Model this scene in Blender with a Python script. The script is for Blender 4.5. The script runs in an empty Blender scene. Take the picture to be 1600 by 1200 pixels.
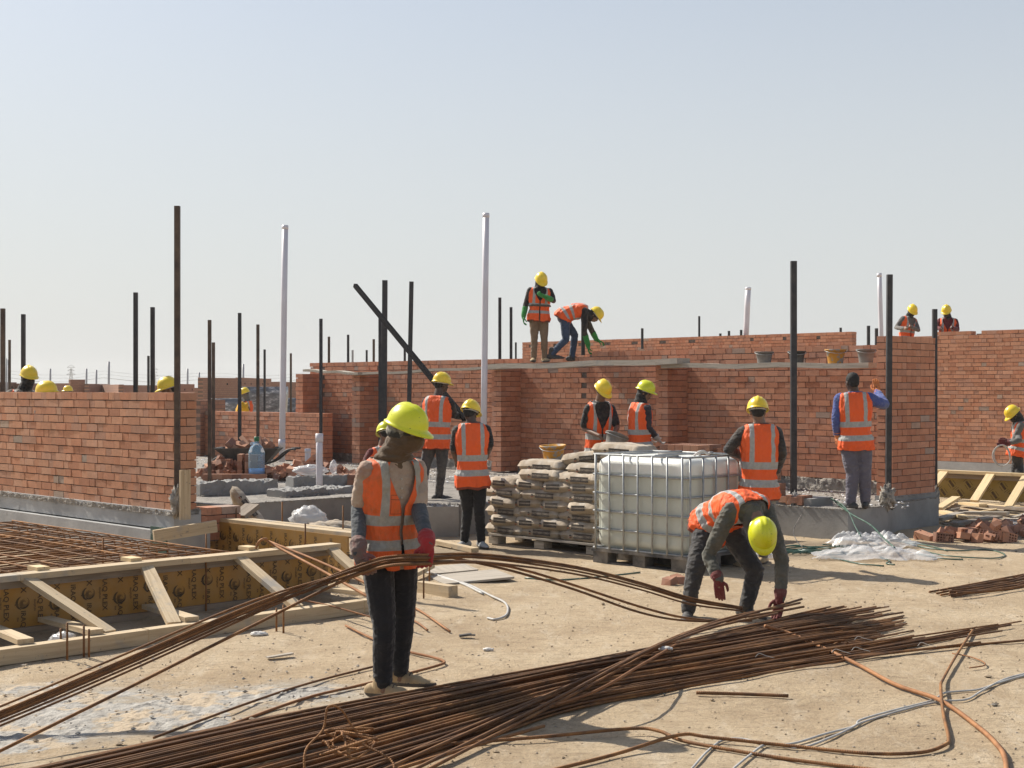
import bpy, math, random
import numpy as np
from mathutils import Vector, Matrix, noise
V = Vector
random.seed(7); np.random.seed(7)
SC = bpy.context.scene
COL = SC.collection
R_ = math.radians
# ---------------------------------------------------------------- camera, world, sun, exposure
CH = 1.85
cam_d = bpy.data.cameras.new('camera'); cam = bpy.data.objects.new('camera', cam_d); COL.objects.link(cam)
cam.location = (0, 0, CH); cam.rotation_euler = (R_(90), 0, 0)
cam_d.sensor_width = 36; cam_d.lens = 49.5; cam_d.shift_y = 7 / 1600; cam_d.clip_end = 5000; cam_d.clip_start = .05
SC.camera = cam
SUN_H = V((-.775, .63, 0)).normalized(); SUN_EL = R_(43)
w = bpy.data.worlds.new('World'); SC.world = w; w.use_nodes = True
nt = w.node_tree; bg = nt.nodes['Background']
sky = nt.nodes.new('ShaderNodeTexSky'); sky.sky_type = 'NISHITA'; sky.sun_disc = False
sky.sun_elevation = SUN_EL; sky.sun_rotation = math.atan2(SUN_H.x, SUN_H.y)
sky.air_density = 1.0; sky.dust_density = 1.6; sky.ozone_density = 1.5; sky.altitude = 50
hs = nt.nodes.new('ShaderNodeHueSaturation'); hs.inputs['Saturation'].default_value = .92
nt.links.new(sky.outputs[0], hs.inputs['Color'])
# dusty air: the sky pales towards the horizon
tcw = nt.nodes.new('ShaderNodeTexCoord'); sxw = nt.nodes.new('ShaderNodeSeparateXYZ'); nt.links.new(tcw.outputs['Generated'], sxw.inputs[0])
rw = nt.nodes.new('ShaderNodeValToRGB'); nt.links.new(sxw.outputs[2], rw.inputs[0])
rw.color_ramp.elements[0].position = 0.0; rw.color_ramp.elements[0].color = (.97, .97, .97, 1)
rw.color_ramp.elements[1].position = .62; rw.color_ramp.elements[1].color = (.08, .08, .08, 1)
e_ = rw.color_ramp.elements.new(.16); e_.color = (.74, .74, .74, 1); e_ = rw.color_ramp.elements.new(.3); e_.color = (.46, .46, .46, 1)
mw = nt.nodes.new('ShaderNodeMix'); mw.data_type = 'RGBA'; nt.links.new(rw.outputs[0], mw.inputs[0]); nt.links.new(hs.outputs[0], mw.inputs[6])
mw.inputs[7].default_value = (5.3, 5.42, 5.4, 1)
nt.links.new(mw.outputs[2], bg.inputs[0])
bg.inputs[1].default_value = .103
sd = bpy.data.lights.new('sun', 'SUN'); sd.energy = 5.0; sd.angle = R_(.5); sd.color = (1, .93, .82)
so = bpy.data.objects.new('sun', sd); COL.objects.link(so)
to_sun = (SUN_H * math.cos(SUN_EL) + V((0, 0, math.sin(SUN_EL))))
so.rotation_euler = (-to_sun).to_track_quat('-Z', 'Y').to_euler(); so.location = (-20, 20, 30)
SC.view_settings.view_transform = 'Standard'; SC.view_settings.look = 'None'
SC.view_settings.exposure = 0.36; SC.view_settings.gamma = 1; SC.view_settings.use_curve_mapping = False

# ---------------------------------------------------------------- measuring the place from the photograph
F_ = 2200.0
def PY(u, v, Y):  return V(((u - 800) / F_ * Y, Y, CH - (v - 607) / F_ * Y))
def PZ(u, v, z):
    Y = F_ * (CH - z) / (v - 607); return V(((u - 800) / F_ * Y, Y, z))
def PG(u, v): return PZ(u, v, 0)
E1 = V((-.7071, .7071, 0)); E2 = V((.7071, .7071, 0)); UP = V((0, 0, 1))

# ---------------------------------------------------------------- materials
def newmat(name):
    m = bpy.data.materials.new(name); m.use_nodes = True; return m, m.node_tree, m.node_tree.nodes['Principled BSDF']
def N(t, typ, **kw):
    n = t.nodes.new(typ)
    for k, v in kw.items():
        if k in n.inputs: n.inputs[k].default_value = v
        else: setattr(n, k, v)
    return n
def ramp(t, fac, stops):
    r = t.nodes.new('ShaderNodeValToRGB'); t.links.new(fac, r.inputs[0])
    while len(r.color_ramp.elements) < len(stops): r.color_ramp.elements.new(.5)
    for e, (p, c) in zip(r.color_ramp.elements, stops):
        e.position = p; e.color = (*c, 1) if len(c) == 3 else c
    return r
def mixc(t, fac, a, b, mode='MIX'):
    m = t.nodes.new('ShaderNodeMix'); m.data_type = 'RGBA'; m.blend_type = mode
    for i, x in ((0, fac), (6, a), (7, b)):
        if isinstance(x, (int, float)): m.inputs[i].default_value = x
        elif isinstance(x, tuple): m.inputs[i].default_value = (*x, 1) if len(x) == 3 else x
        else: t.links.new(x, m.inputs[i])
    return m.outputs[2]
def mth(t, op, a, b=None, c=None):
    m = t.nodes.new('ShaderNodeMath'); m.operation = op
    for i, x in enumerate((a, b, c)):
        if x is None: continue
        if isinstance(x, (int, float)): m.inputs[i].default_value = x
        else: t.links.new(x, m.inputs[i])
    return m.outputs[0]
def noise_n(t, scale, detail=4, rough=.55, coord='Object', stretch=None):
    tc = t.nodes.new('ShaderNodeTexCoord'); out = tc.outputs[coord]
    if stretch:
        mp = t.nodes.new('ShaderNodeMapping'); t.links.new(out, mp.inputs[0]); mp.inputs['Scale'].default_value = stretch; out = mp.outputs[0]
    n = N(t, 'ShaderNodeTexNoise', Scale=scale, Detail=detail, Roughness=rough); t.links.new(out, n.inputs['Vector'])
    return n.outputs['Fac']
def bump(t, b, h, strength=.5, dist=.01, prev=None):
    n = N(t, 'ShaderNodeBump', Strength=strength, Distance=dist); t.links.new(h, n.inputs['Height'])
    if prev: t.links.new(prev, n.inputs['Normal'])
    t.links.new(n.outputs[0], b.inputs['Normal']); return n.outputs[0]
def simple(name, c1, c2=None, scale=8, rough=.7, bm=.3, bs=None, bd=.005, metal=0, stretch=None, spots=None, dust=None):
    m, t, b = newmat(name); c2 = c2 or tuple(x * .75 for x in c1)
    f = noise_n(t, scale, 5, .6, stretch=stretch)
    r = ramp(t, f, [(.32, c2), (.68, c1)]); col = r.outputs[0]
    if spots:
        f2 = noise_n(t, spots[0], 3, .6); s = ramp(t, f2, [(spots[1], (0, 0, 0)), (spots[1] + .06, (1, 1, 1))])
        col = mixc(t, s.outputs[0], col, spots[2])
    if dust:
        f3 = noise_n(t, dust[0], 6, .65); s = ramp(t, f3, [(.4, (0, 0, 0)), (.75, (1, 1, 1))])
        col = mixc(t, mth(t, 'MULTIPLY', s.outputs[0], dust[1]), col, dust[2])
    t.links.new(col, b.inputs['Base Color']); b.inputs['Roughness'].default_value = rough; b.inputs['Metallic'].default_value = metal
    if bm: bump(t, b, noise_n(t, bs or scale * 6, 5, .6, stretch=stretch), bm, bd)
    return m
def cloth(name, c, dust=0, dcol=(.42, .34, .25), rough=.9, wr=1.0, weave=True):
    m, t, b = newmat(name)
    f = noise_n(t, 5, 5, .6); r = ramp(t, f, [(.35, tuple(x * .78 for x in c)), (.65, c)]); col = r.outputs[0]
    if dust:
        s = ramp(t, noise_n(t, 7, 6, .7), [(.42, (0, 0, 0)), (.72, (1, 1, 1))])
        col = mixc(t, mth(t, 'MULTIPLY', s.outputs[0], dust), col, dcol)
    t.links.new(col, b.inputs['Base Color']); b.inputs['Roughness'].default_value = rough
    b.inputs['Sheen Weight'].default_value = .15
    p = bump(t, b, noise_n(t, 11, 3, .5, stretch=(1, 1, 1.6)), .8 * wr, .03)
    p = bump(t, b, noise_n(t, 32, 3, .5, stretch=(1, 1, 1.8)), .4 * wr, .01, p)
    if weave: bump(t, b, noise_n(t, 260, 2, .5), .25, .002, p)
    return m
M = {}
# brick: each brick carries its own colour
def brickmat(name, bscale=1.0, sat=1.0):
    m, t, b = newmat(name)
    a = N(t, 'ShaderNodeAttribute'); a.attribute_name = 'Col'
    f = noise_n(t, 9, 6, .65); f2 = noise_n(t, 60, 4, .6)
    k = mth(t, 'ADD', mth(t, 'MULTIPLY', f, .55), mth(t, 'ADD', mth(t, 'MULTIPLY', f2, .5), .48))
    v = N(t, 'ShaderNodeVectorMath', operation='SCALE'); t.links.new(a.outputs['Color'], v.inputs[0]); t.links.new(k, v.inputs['Scale'])
    st = noise_n(t, 2.2, 6, .7, stretch=(1, 1, .35)); s = ramp(t, st, [(.55, (0, 0, 0)), (.78, (1, 1, 1))])
    col = mixc(t, mth(t, 'MULTIPLY', s.outputs[0], .35), v.outputs[0], (.36, .30, .25))
    t.links.new(col, b.inputs['Base Color']); b.inputs['Roughness'].default_value = .88
    p = bump(t, b, noise_n(t, 45, 5, .7), .5, .004)
    bump(t, b, noise_n(t, 240, 3, .6), .3, .0015, p)
    return m
M['brick'] = brickmat('brick clay')
M['mortar'] = simple('mortar', (.19, .15, .125), (.10, .08, .07), 12, .95, .6, 60, .01)
M['conc'] = simple('concrete', (.33, .325, .31), (.22, .215, .205), 2.2, .9, .5, 30, .006, spots=(1.3, .62, (.15, .145, .14)))
M['conc_l'] = simple('concrete pale', (.42, .42, .41), (.30, .30, .295), 3, .9, .5, 26, .006, spots=(2.4, .66, (.16, .155, .15)))
M['screed'] = simple('rough mortar', (.36, .33, .29), (.19, .175, .155), 7, .95, 1.0, 30, .03)
def woodmat(name, c1, c2, splat=0):
    m, t, b = newmat(name)
    tc = t.nodes.new('ShaderNodeAttribute'); tc.attribute_name = 'grain'
    mp = t.nodes.new('ShaderNodeMapping'); t.links.new(tc.outputs['Vector'], mp.inputs[0]); mp.inputs['Scale'].default_value = (1.2, 22, 22)
    n = N(t, 'ShaderNodeTexNoise', Scale=1.6, Detail=6, Roughness=.6, Distortion=.6); t.links.new(mp.outputs[0], n.inputs['Vector'])
    r = ramp(t, n.outputs['Fac'], [(.3, c2), (.55, c1), (.8, tuple(x * .9 for x in c1))]); col = r.outputs[0]
    oi = t.nodes.new('ShaderNodeObjectInfo')
    col = mixc(t, mth(t, 'MULTIPLY', oi.outputs['Random'], .3), col, tuple(x * .62 for x in c1))
    s = ramp(t, noise_n(t, 26, 4, .7), [(.63, (0, 0, 0)), (.68, (1, 1, 1))])
    col = mixc(t, mth(t, 'MULTIPLY', s.outputs[0], .7), col, (.16, .15, .14))
    s2 = ramp(t, noise_n(t, 1.7, 4, .7), [(.56, (0, 0, 0)), (.68, (1, 1, 1))])
    col = mixc(t, mth(t, 'MULTIPLY', s2.outputs[0], splat), col, (.27, .265, .25))
    t.links.new(col, b.inputs['Base Color']); b.inputs['Roughness'].default_value = .82
    bump(t, b, n.outputs['Fac'], .4, .003); return m
M['wood'] = woodmat('sawn timber', (.56, .44, .28), (.40, .29, .17), .75)
M['wood_new'] = woodmat('fresh timber', (.70, .54, .31), (.58, .42, .22), .1)
M['wood_old'] = woodmat('weathered plank', (.43, .38, .31), (.26, .225, .18), .8)
M['wood_dark'] = woodmat('dirty timber', (.27, .22, .17), (.15, .12, .09), .6)
M['ply'] = simple('yellow film plywood', (.40, .205, .035), (.28, .14, .022), 2.0, .45, .2, 20, .003, dust=(5, .5, (.30, .22, .12)))
M['ply2'] = simple('olive film plywood', (.30, .215, .05), (.22, .15, .03), 2.0, .5, .2, 20, .003, dust=(5, .4, (.3, .24, .15)))
M['print'] = simple('black print', (.035, .025, .015), (.11, .065, .02), 22, .6, 0)
def rustmat(name, c1, c2, c3, rough=.75, metal=.3):
    m, t, b = newmat(name)
    r = ramp(t, noise_n(t, 6, 6, .7), [(.3, c2), (.5, c1), (.72, c3)])
    oi = t.nodes.new('ShaderNodeObjectInfo')
    col = mixc(t, mth(t, 'MULTIPLY', oi.outputs['Random'], .65), r.outputs[0], c2)
    t.links.new(col, b.inputs['Base Color']); b.inputs['Roughness'].default_value = rough; b.inputs['Metallic'].default_value = metal
    a = N(t, 'ShaderNodeAttribute'); a.attribute_name = 'len'
    s = mth(t, 'SINE', mth(t, 'MULTIPLY', a.outputs['Fac'], 2 * math.pi / .012))
    bump(t, b, s, .5, .0015); return m
M['rebar'] = rustmat('rusty ribbed bar', (.26, .122, .045), (.08, .043, .025), (.42, .21, .075))
M['rebar_o'] = rustmat('orange rusty bar', (.33, .155, .065), (.19, .085, .038), (.43, .22, .10))
M['steel'] = simple('dark painted steel', (.035, .037, .042), (.022, .023, .027), 5, .5, .25, 40, .002, metal=.2, dust=(9, .25, (.16, .13, .10)))
M['steel_k'] = simple('flat black steel', (.018, .018, .02), None, 5, .85, .2)
M['steel_k'].node_tree.nodes['Principled BSDF'].inputs['Specular IOR Level'].default_value = .05
M['steel_b'] = simple('rusty brown steel', (.10, .065, .045), (.05, .035, .028), 5, .6, .3, 40, .002, metal=.2, dust=(5, .4, (.2, .15, .10)))
M['galv'] = simple('galvanised tube', (.40, .41, .41), (.28, .29, .29), 20, .5, .1, metal=.5)
M['pvc'] = simple('white pipe plastic', (.72, .70, .74), (.62, .60, .64), 3, .35, .1, dust=(6, .25, (.4, .36, .32)))
M['pvc_g'] = simple('grey pipe plastic', (.42, .42, .43), (.33, .33, .34), 3, .45, .1)
M['black_pl'] = simple('dark grey plastic', (.05, .052, .055), (.03, .03, .033), 6, .6, .2, dust=(4, .75, (.34, .30, .25)))
M['white_rag'] = simple('white rag', (.7, .68, .64), (.5, .48, .45), 10, .9, .5)
M['red_pl'] = simple('red plastic', (.5, .04, .02), None, 10, .4, 0)
M['green_strap'] = simple('green strap', (.035, .11, .075), (.02, .06, .045), 10, .35, 0, dust=(8, .4, (.30, .38, .32)))
M['cable'] = simple('grey cable', (.50, .49, .46), (.36, .35, .33), 8, .5, .1)
m, t, b = newmat('cement sack paper'); M['paper'] = m
oi = t.nodes.new('ShaderNodeObjectInfo'); r_ = ramp(t, noise_n(t, 5, 6, .7), [(.3, (.29, .23, .165)), (.6, (.45, .365, .265))])
c_ = mixc(t, mth(t, 'MULTIPLY', oi.outputs['Random'], .45), r_.outputs[0], (.27, .235, .19))
c_ = mixc(t, mth(t, 'MULTIPLY', ramp(t, noise_n(t, 9, 6, .75), [(.48, (0, 0, 0)), (.66, (1, 1, 1))]).outputs[0], .6), c_, (.47, .45, .41))
t.links.new(c_, b.inputs['Base Color']); b.inputs['Roughness'].default_value = .85
vo = N(t, 'ShaderNodeTexVoronoi', Scale=11, feature='DISTANCE_TO_EDGE'); tcv = t.nodes.new('ShaderNodeTexCoord'); dn = N(t, 'ShaderNodeVectorMath', operation='ADD'); nz_ = N(t, 'ShaderNodeTexNoise', Scale=5, Detail=4); t.links.new(tcv.outputs['Object'], nz_.inputs['Vector'])
sc_ = N(t, 'ShaderNodeVectorMath', operation='SCALE', Scale=.25); t.links.new(nz_.outputs['Color'], sc_.inputs[0]); t.links.new(tcv.outputs['Object'], dn.inputs[0]); t.links.new(sc_.outputs[0], dn.inputs[1]); t.links.new(dn.outputs[0], vo.inputs['Vector'])
p_ = bump(t, b, mth(t, 'MINIMUM', vo.outputs['Distance'], .18), .3, .03); bump(t, b, noise_n(t, 25, 5, .7), .35, .01, p_)
M['lab_dark'] = simple('dark printed box', (.045, .036, .03), (.085, .07, .055), 30, .8, 0)
M['lab_red'] = simple('red mark', (.26, .09, .05), None, 20, .8, 0)
M['lab_pale'] = simple('pale lettering', (.40, .34, .27), None, 20, .8, 0)
M['bucket_y'] = simple('orange mortar tub', (.62, .30, .035), (.45, .21, .03), 5, .6, .5, 30, .008, spots=(9, .52, (.30, .28, .25)))
M['bucket_g'] = simple('grey mortar tub', (.27, .25, .225), (.17, .155, .14), 5, .8, .5, 30, .008, spots=(9, .64, (.5, .28, .07)))
M['wet'] = simple('wet mortar', (.16, .16, .155), (.09, .09, .088), 20, .7, .8, 50, .01)
M['dark_metal'] = simple('dirty dark metal', (.06, .065, .06), (.035, .037, .035), 6, .6, .3, dust=(5, .5, (.24, .22, .19)))
M['rubber'] = simple('rubber', (.03, .03, .03), None, 6, .8, .2, dust=(5, .5, (.24, .22, .19)))
m, t, b = newmat('water bottle plastic'); M['bottle'] = m
b.inputs['Base Color'].default_value = (.55, .78, .95, 1); b.inputs['Roughness'].default_value = .08; b.inputs['Transmission Weight'].default_value = .75; b.inputs['IOR'].default_value = 1.25
M['cap_green'] = simple('green cap', (.02, .16, .06), None, 5, .4, 0)
m, t, b = newmat('clear plastic sheet'); M['sheet'] = m
b.inputs['Base Color'].default_value = (.82, .83, .84, 1); b.inputs['Roughness'].default_value = .22; b.inputs['Alpha'].default_value = .42
b.inputs['Subsurface Weight'].default_value = .0
bump(t, b, noise_n(t, 16, 4, .6), .6, .02)
m, t, b = newmat('tank plastic'); M['tank'] = m
tc = t.nodes.new('ShaderNodeTexCoord'); sx = t.nodes.new('ShaderNodeSeparateXYZ'); t.links.new(tc.outputs['Object'], sx.inputs[0])
wob = mth(t, 'ADD', sx.outputs[2], mth(t, 'MULTIPLY', noise_n(t, 6, 2), .04))
r = ramp(t, wob, [(.985, (.53, .55, .48)), (.995, (.76, .77, .72))])   # paler above a wavy line near the top
col = mixc(t, mth(t, 'MULTIPLY', ramp(t, noise_n(t, 3, 5, .7), [(.5, (0, 0, 0)), (.75, (1, 1, 1))]).outputs[0], .25), r.outputs[0], (.38, .36, .28))
t.links.new(col, b.inputs['Base Color']); b.inputs['Roughness'].default_value = .38; b.inputs['Subsurface Weight'].default_value = .08; b.inputs['Subsurface Radius'].default_value = (.1, .1, .08)
bump(t, b, noise_n(t, 5, 3), .2, .02)
# helmets
def helmat(name, c, dirt=0):
    m, t, b = newmat(name)
    col = mixc(t, mth(t, 'MULTIPLY', ramp(t, noise_n(t, 9, 5, .7), [(.45, (0, 0, 0)), (.75, (1, 1, 1))]).outputs[0], .35), c, tuple(x * .72 for x in c))
    if dirt:
        s = ramp(t, noise_n(t, 34, 4, .65, stretch=(1, 1, 2.2)), [(.70 - dirt * .04, (0, 0, 0)), (.72, (1, 1, 1))])
        col = mixc(t, s.outputs[0], col, (.03, .03, .02))
    t.links.new(col, b.inputs['Base Color']); b.inputs['Roughness'].default_value = .33; b.inputs['Coat Weight'].default_value = .15
    bump(t, b, noise_n(t, 90, 3), .12, .001); return m
M['helm_y'] = helmat('yellow helmet shell', (.86, .62, .035), .3)
M['helm_g'] = helmat('lime yellow helmet shell', (.68, .70, .02), 1.3)
M['helm_band'] = simple('helmet band', (.5, .5, .48), None, 20, .6, 0)
M['black_cloth'] = cloth('black cloth', (.014, .014, .016), .2)
M['camo'] = simple('camouflage cloth', (.34, .32, .26), (.02, .02, .018), 22, .9, .3, spots=(13, .5, (.03, .03, .025)))
def skinmat(name, c):
    m, t, b = newmat(name)
    col = mixc(t, noise_n(t, 18, 5, .6), tuple(x * .8 for x in c), c)
    t.links.new(col, b.inputs['Base Color']); b.inputs['Roughness'].default_value = .5; b.inputs['Subsurface Weight'].default_value = .08
    bump(t, b, noise_n(t, 70, 3), .2, .002); return m
M['skin'] = skinmat('skin', (.22, .125, .08)); M['skin_d'] = skinmat('dark skin', (.085, .05, .035))
M['hair'] = simple('black hair', (.012, .011, .010), (.02, .018, .016), 60, .8, .8, 90, .004)
M['eye'] = simple('eye', (.02, .015, .012), None, 5, .3, 0); M['lip'] = simple('lip', (.14, .06, .045), None, 5, .5, 0)
# vest: stripes placed from the garment's own coordinates (x across the body, y up the spine, z +-1 front/back)
def vestmat(name, org, dirt=0.0, silver=(.42, .415, .39), front_zip=True):
    m, t, b = newmat(name)
    a = N(t, 'ShaderNodeAttribute'); a.attribute_name = 'vc'
    s = t.nodes.new('ShaderNodeSeparateXYZ'); t.links.new(a.outputs['Vector'], s.inputs[0])
    x, y, z = s.outputs
    ax = mth(t, 'ABSOLUTE', x)
    def band(v, lo, hi): return mth(t, 'MULTIPLY', mth(t, 'GREATER_THAN', v, lo), mth(t, 'LESS_THAN', v, hi))
    b1 = band(y, .035, .145); b2 = band(y, .30, .41)
    vs = mth(t, 'MULTIPLY', band(ax, .088, .135), mth(t, 'GREATER_THAN', y, .40))
    sil = mth(t, 'MINIMUM', mth(t, 'ADD', mth(t, 'ADD', b1, b2), vs), 1)
    zp = mth(t, 'MULTIPLY', mth(t, 'LESS_THAN', ax, .0065), mth(t, 'MULTIPLY', mth(t, 'GREATER_THAN', z, 0), mth(t, 'LESS_THAN', y, .46)))
    trim = mth(t, 'MULTIPLY', mth(t, 'LESS_THAN', y, -.21), .8)
    fo = ramp(t, noise_n(t, 6, 5, .6), [(.3, tuple(c * .86 for c in org)), (.7, org)]).outputs[0]
    if dirt:
        dm = mth(t, 'MULTIPLY', ramp(t, noise_n(t, 6, 6, .72), [(.47, (0, 0, 0)), (.66, (1, 1, 1))]).outputs[0], dirt)
        fo = mixc(t, dm, fo, (.26, .10, .03))
    so_ = ramp(t, noise_n(t, 30, 4, .7), [(.35, tuple(c * .75 for c in silver)), (.65, silver)]).outputs[0]
    if dirt > .3:      # chest pocket seams
        o1 = mth(t, 'MULTIPLY', band(x, .014, .084), band(y, .43, .64)); i1 = mth(t, 'MULTIPLY', band(x, .018, .080), band(y, .437, .633)); fl = band(y, .585, .595)
        ln_ = mth(t, 'MULTIPLY', mth(t, 'MULTIPLY', mth(t, 'ADD', mth(t, 'SUBTRACT', o1, i1), mth(t, 'MULTIPLY', fl, o1)), mth(t, 'GREATER_THAN', z, 0)), .75)
        fo = mixc(t, ln_, fo, (.16, .03, .01))
    col = mixc(t, sil, fo, so_); col = mixc(t, trim, col, (.04, .025, .02))
    if front_zip: col = mixc(t, zp, col, (.02, .02, .02))
    t.links.new(col, b.inputs['Base Color']); b.inputs['Roughness'].default_value = .7
    p = bump(t, b, noise_n(t, 9, 3, .5, stretch=(1.3, 1.3, .5)), 1.0, .05)
    bump(t, b, noise_n(t, 28, 4, .6), .35, .008, p)
    return m
ORG = (.92, .125, .02)
M['vest'] = vestmat('orange safety vest', ORG, .16)
M['vest_dirty'] = vestmat('soiled orange safety vest', (.80, .125, .02), .55, (.36, .34, .29))

# ---------------------------------------------------------------- mesh building
class MB:
    def __init__(s): s.v = []; s.f = []; s.m = []; s.c = []; s.g = []; s.l = []
    def add(s, vs, fs, mi=0, col=None, grain=None, ln=None):
        o = len(s.v); s.v += [tuple(p) for p in vs]; s.f += [tuple(i + o for i in f) for f in fs]
        s.m += [mi] * len(fs); s.c += [col or (1, 1, 1)] * len(fs)
        s.g += (grain if grain is not None else [tuple(p) for p in vs]); s.l += (ln if ln is not None else [0.0] * len(vs))
        return s
    def box(s, c, sz, ax=None, mi=0, col=None, jit=0):
        """box centred c, size sz along axes ax (3 vectors); grain runs along the longest side"""
        ax = ax or (V((1, 0, 0)), V((0, 1, 0)), UP); c = V(c)
        vs = []; gr = []; lo = max(range(3), key=lambda i: sz[i]); r0 = random.random() * 30
        for dx in (-.5, .5):
            for dy in (-.5, .5):
                for dz in (-.5, .5):
                    d = (dx * sz[0], dy * sz[1], dz * sz[2])
                    p = c + ax[0] * d[0] + ax[1] * d[1] + ax[2] * d[2]
                    if jit: p = p + V([random.uniform(-jit, jit) for _ in range(3)])
                    vs.append(p); o = [d[i] for i in range(3) if i != lo]
                    gr.append((d[lo] + r0, o[0] + r0, o[1]))
        fs = [(0, 1, 3, 2), (4, 6, 7, 5), (0, 4, 5, 1), (2, 3, 7, 6), (0, 2, 6, 4), (1, 5, 7, 3)]
        return s.add(vs, fs, mi, col, gr)
    def beam(s, a, b, w, h, mi=0, up=UP, col=None):
        a = V(a); b = V(b); d = (b - a); L = d.length; d.normalize(); sd = d.cross(up).normalized(); u2 = sd.cross(d)
        return s.box((a + b) / 2, (L, w, h), (d, sd, u2), mi, col)
    def tube(s, pts, r, n=6, mi=0, cap=True, sq=False):
        pts = [V(p) for p in pts]; vs = []; ln = []; L = 0; prev = None
        for i, p in enumerate(pts):
            t = (pts[min(i + 1, len(pts) - 1)] - pts[max(i - 1, 0)])
            if t.length < 1e-9: t = V((0, 0, 1))
            t.normalize()
            if prev is None:
                ref = UP if abs(t.z) < .9 else V((1, 0, 0)); a = t.cross(ref).normalized()
            else:
                a = prev - t * prev.dot(t); a = a.normalized() if a.length > 1e-6 else t.orthogonal().normalized()
            prev = a; b = t.cross(a)
            if i: L += (p - pts[i - 1]).length
            rr = r[i] if isinstance(r, (list, tuple)) else r
            for k in range(n):
                q = 2 * math.pi * (k + (.5 if sq else 0)) / n
                vs.append(p + a * math.cos(q) * rr + b * math.sin(q) * rr); ln.append(L)
        fs = []
        for i in range(len(pts) - 1):
            for k in range(n):
                fs.append((i * n + k, i * n + (k + 1) % n, (i + 1) * n + (k + 1) % n, (i + 1) * n + k))
        if cap: fs.append(tuple(range(n - 1, -1, -1))); fs.append(tuple(range((len(pts) - 1) * n, len(pts) * n)))
        return s.add(vs, fs, mi, None, None, ln)
    def lathe(s, prof, c=(0, 0, 0), n=24, mi=0, sx=1, sy=1):
        vs = []; c = V(c)
        for (r, z) in prof:
            for k in range(n):
                q = 2 * math.pi * k / n; vs.append(c + V((r * sx * math.cos(q), r * sy * math.sin(q), z)))
        fs = [(i * n + k, i * n + (k + 1) % n, (i + 1) * n + (k + 1) % n, (i + 1) * n + k) for i in range(len(prof) - 1) for k in range(n)]
        return s.add(vs, fs, mi)
    def build(s, name, mats, parent=None, smooth=False, origin=None, attrs=True):
        me = bpy.data.meshes.new(name); o = V(origin) if origin else (parent.location if parent else V((0, 0, 0)))
        if parent and not origin:
            o = V((0, 0, 0)); q = parent
            while q: o = o + q.location; q = q.parent
        arr = np.array(s.v, dtype=float) - np.array(o)
        me.from_pydata(arr.tolist(), [], s.f)
        for mm in (mats if isinstance(mats, (list, tuple)) else [mats]): me.materials.append(M[mm] if isinstance(mm, str) else mm)
        me.polygons.foreach_set('material_index', s.m)
        if smooth: me.polygons.foreach_set('use_smooth', [True] * len(s.f))
        if attrs:
            a = me.attributes.new('Col', 'FLOAT_COLOR', 'FACE'); a.data.foreach_set('color', np.c_[np.array(s.c, float), np.ones(len(s.c))].ravel())
            a = me.attributes.new('grain', 'FLOAT_VECTOR', 'POINT'); a.data.foreach_set('vector', np.array(s.g, float).ravel())
            a = me.attributes.new('len', 'FLOAT', 'POINT'); a.data.foreach_set('value', np.array(s.l, float))
        ob = bpy.data.objects.new(name, me); COL.objects.link(ob)
        if parent: ob.parent = parent
        else: ob.location = o
        return ob
def tag(o, label, cat, group=None, kind=None):
    if label: o['label'] = label
    if cat: o['category'] = cat
    if group: o['group'] = group
    if kind: o['kind'] = kind
    return o
def empty(name, loc, label, cat, group=None):
    o = bpy.data.objects.new(name, None); COL.objects.link(o); o.location = V(loc); o.empty_display_size = .2
    return tag(o, label, cat, group)
def copy_thing(src, loc, rot=None, label=None, scale=None):
    r = src.copy(); COL.objects.link(r); r.location = V(loc)
    if rot is not None: r.rotation_euler = rot
    if scale: r.scale = scale
    if label: r['label'] = label
    for ch in list(src.children):
        c = ch.copy(); COL.objects.link(c); c.parent = r
        for g in list(ch.children):
            d = g.copy(); COL.objects.link(d); d.parent = c
    return r
def smooth_path(pts, n=8):
    pts = [V(p) for p in pts]; out = []
    P = [pts[0] * 2 - pts[1]] + pts + [pts[-1] * 2 - pts[-2]]
    for i in range(1, len(P) - 2):
        for k in range(n):
            t = k / n; a, b, c, d = P[i - 1], P[i], P[i + 1], P[i + 2]
            out.append(.5 * ((2 * b) + (c - a) * t + (2 * a - 5 * b + 4 * c - d) * t * t + (3 * b - a - 3 * c + d) * t ** 3))
    out.append(pts[-1]); return out
_txt = {}
def text_geo(s, size):
    if (s, size) in _txt: return _txt[(s, size)]
    cu = bpy.data.curves.new('lettering', 'FONT'); cu.body = s; cu.size = size; cu.resolution_u = 2; cu.align_x = 'CENTER'; cu.align_y = 'CENTER'; cu.offset = size * .018
    ob = bpy.data.objects.new('lettering', cu); COL.objects.link(ob)
    bpy.context.view_layer.update()
    me = bpy.data.meshes.new_from_object(ob.evaluated_get(bpy.context.evaluated_depsgraph_get()))
    g = ([tuple(v.co) for v in me.vertices], [tuple(p.vertices) for p in me.polygons])
    bpy.data.objects.remove(ob); bpy.data.curves.remove(cu); bpy.data.meshes.remove(me)
    _txt[(s, size)] = g; return g
def put_text(mb, s, size, c, xa, ya, mi=0):
    vs, fs = text_geo(s, size); mb.add([V(c) + V(xa) * p[0] + V(ya) * p[1] for p in vs], fs, mi)
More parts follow.
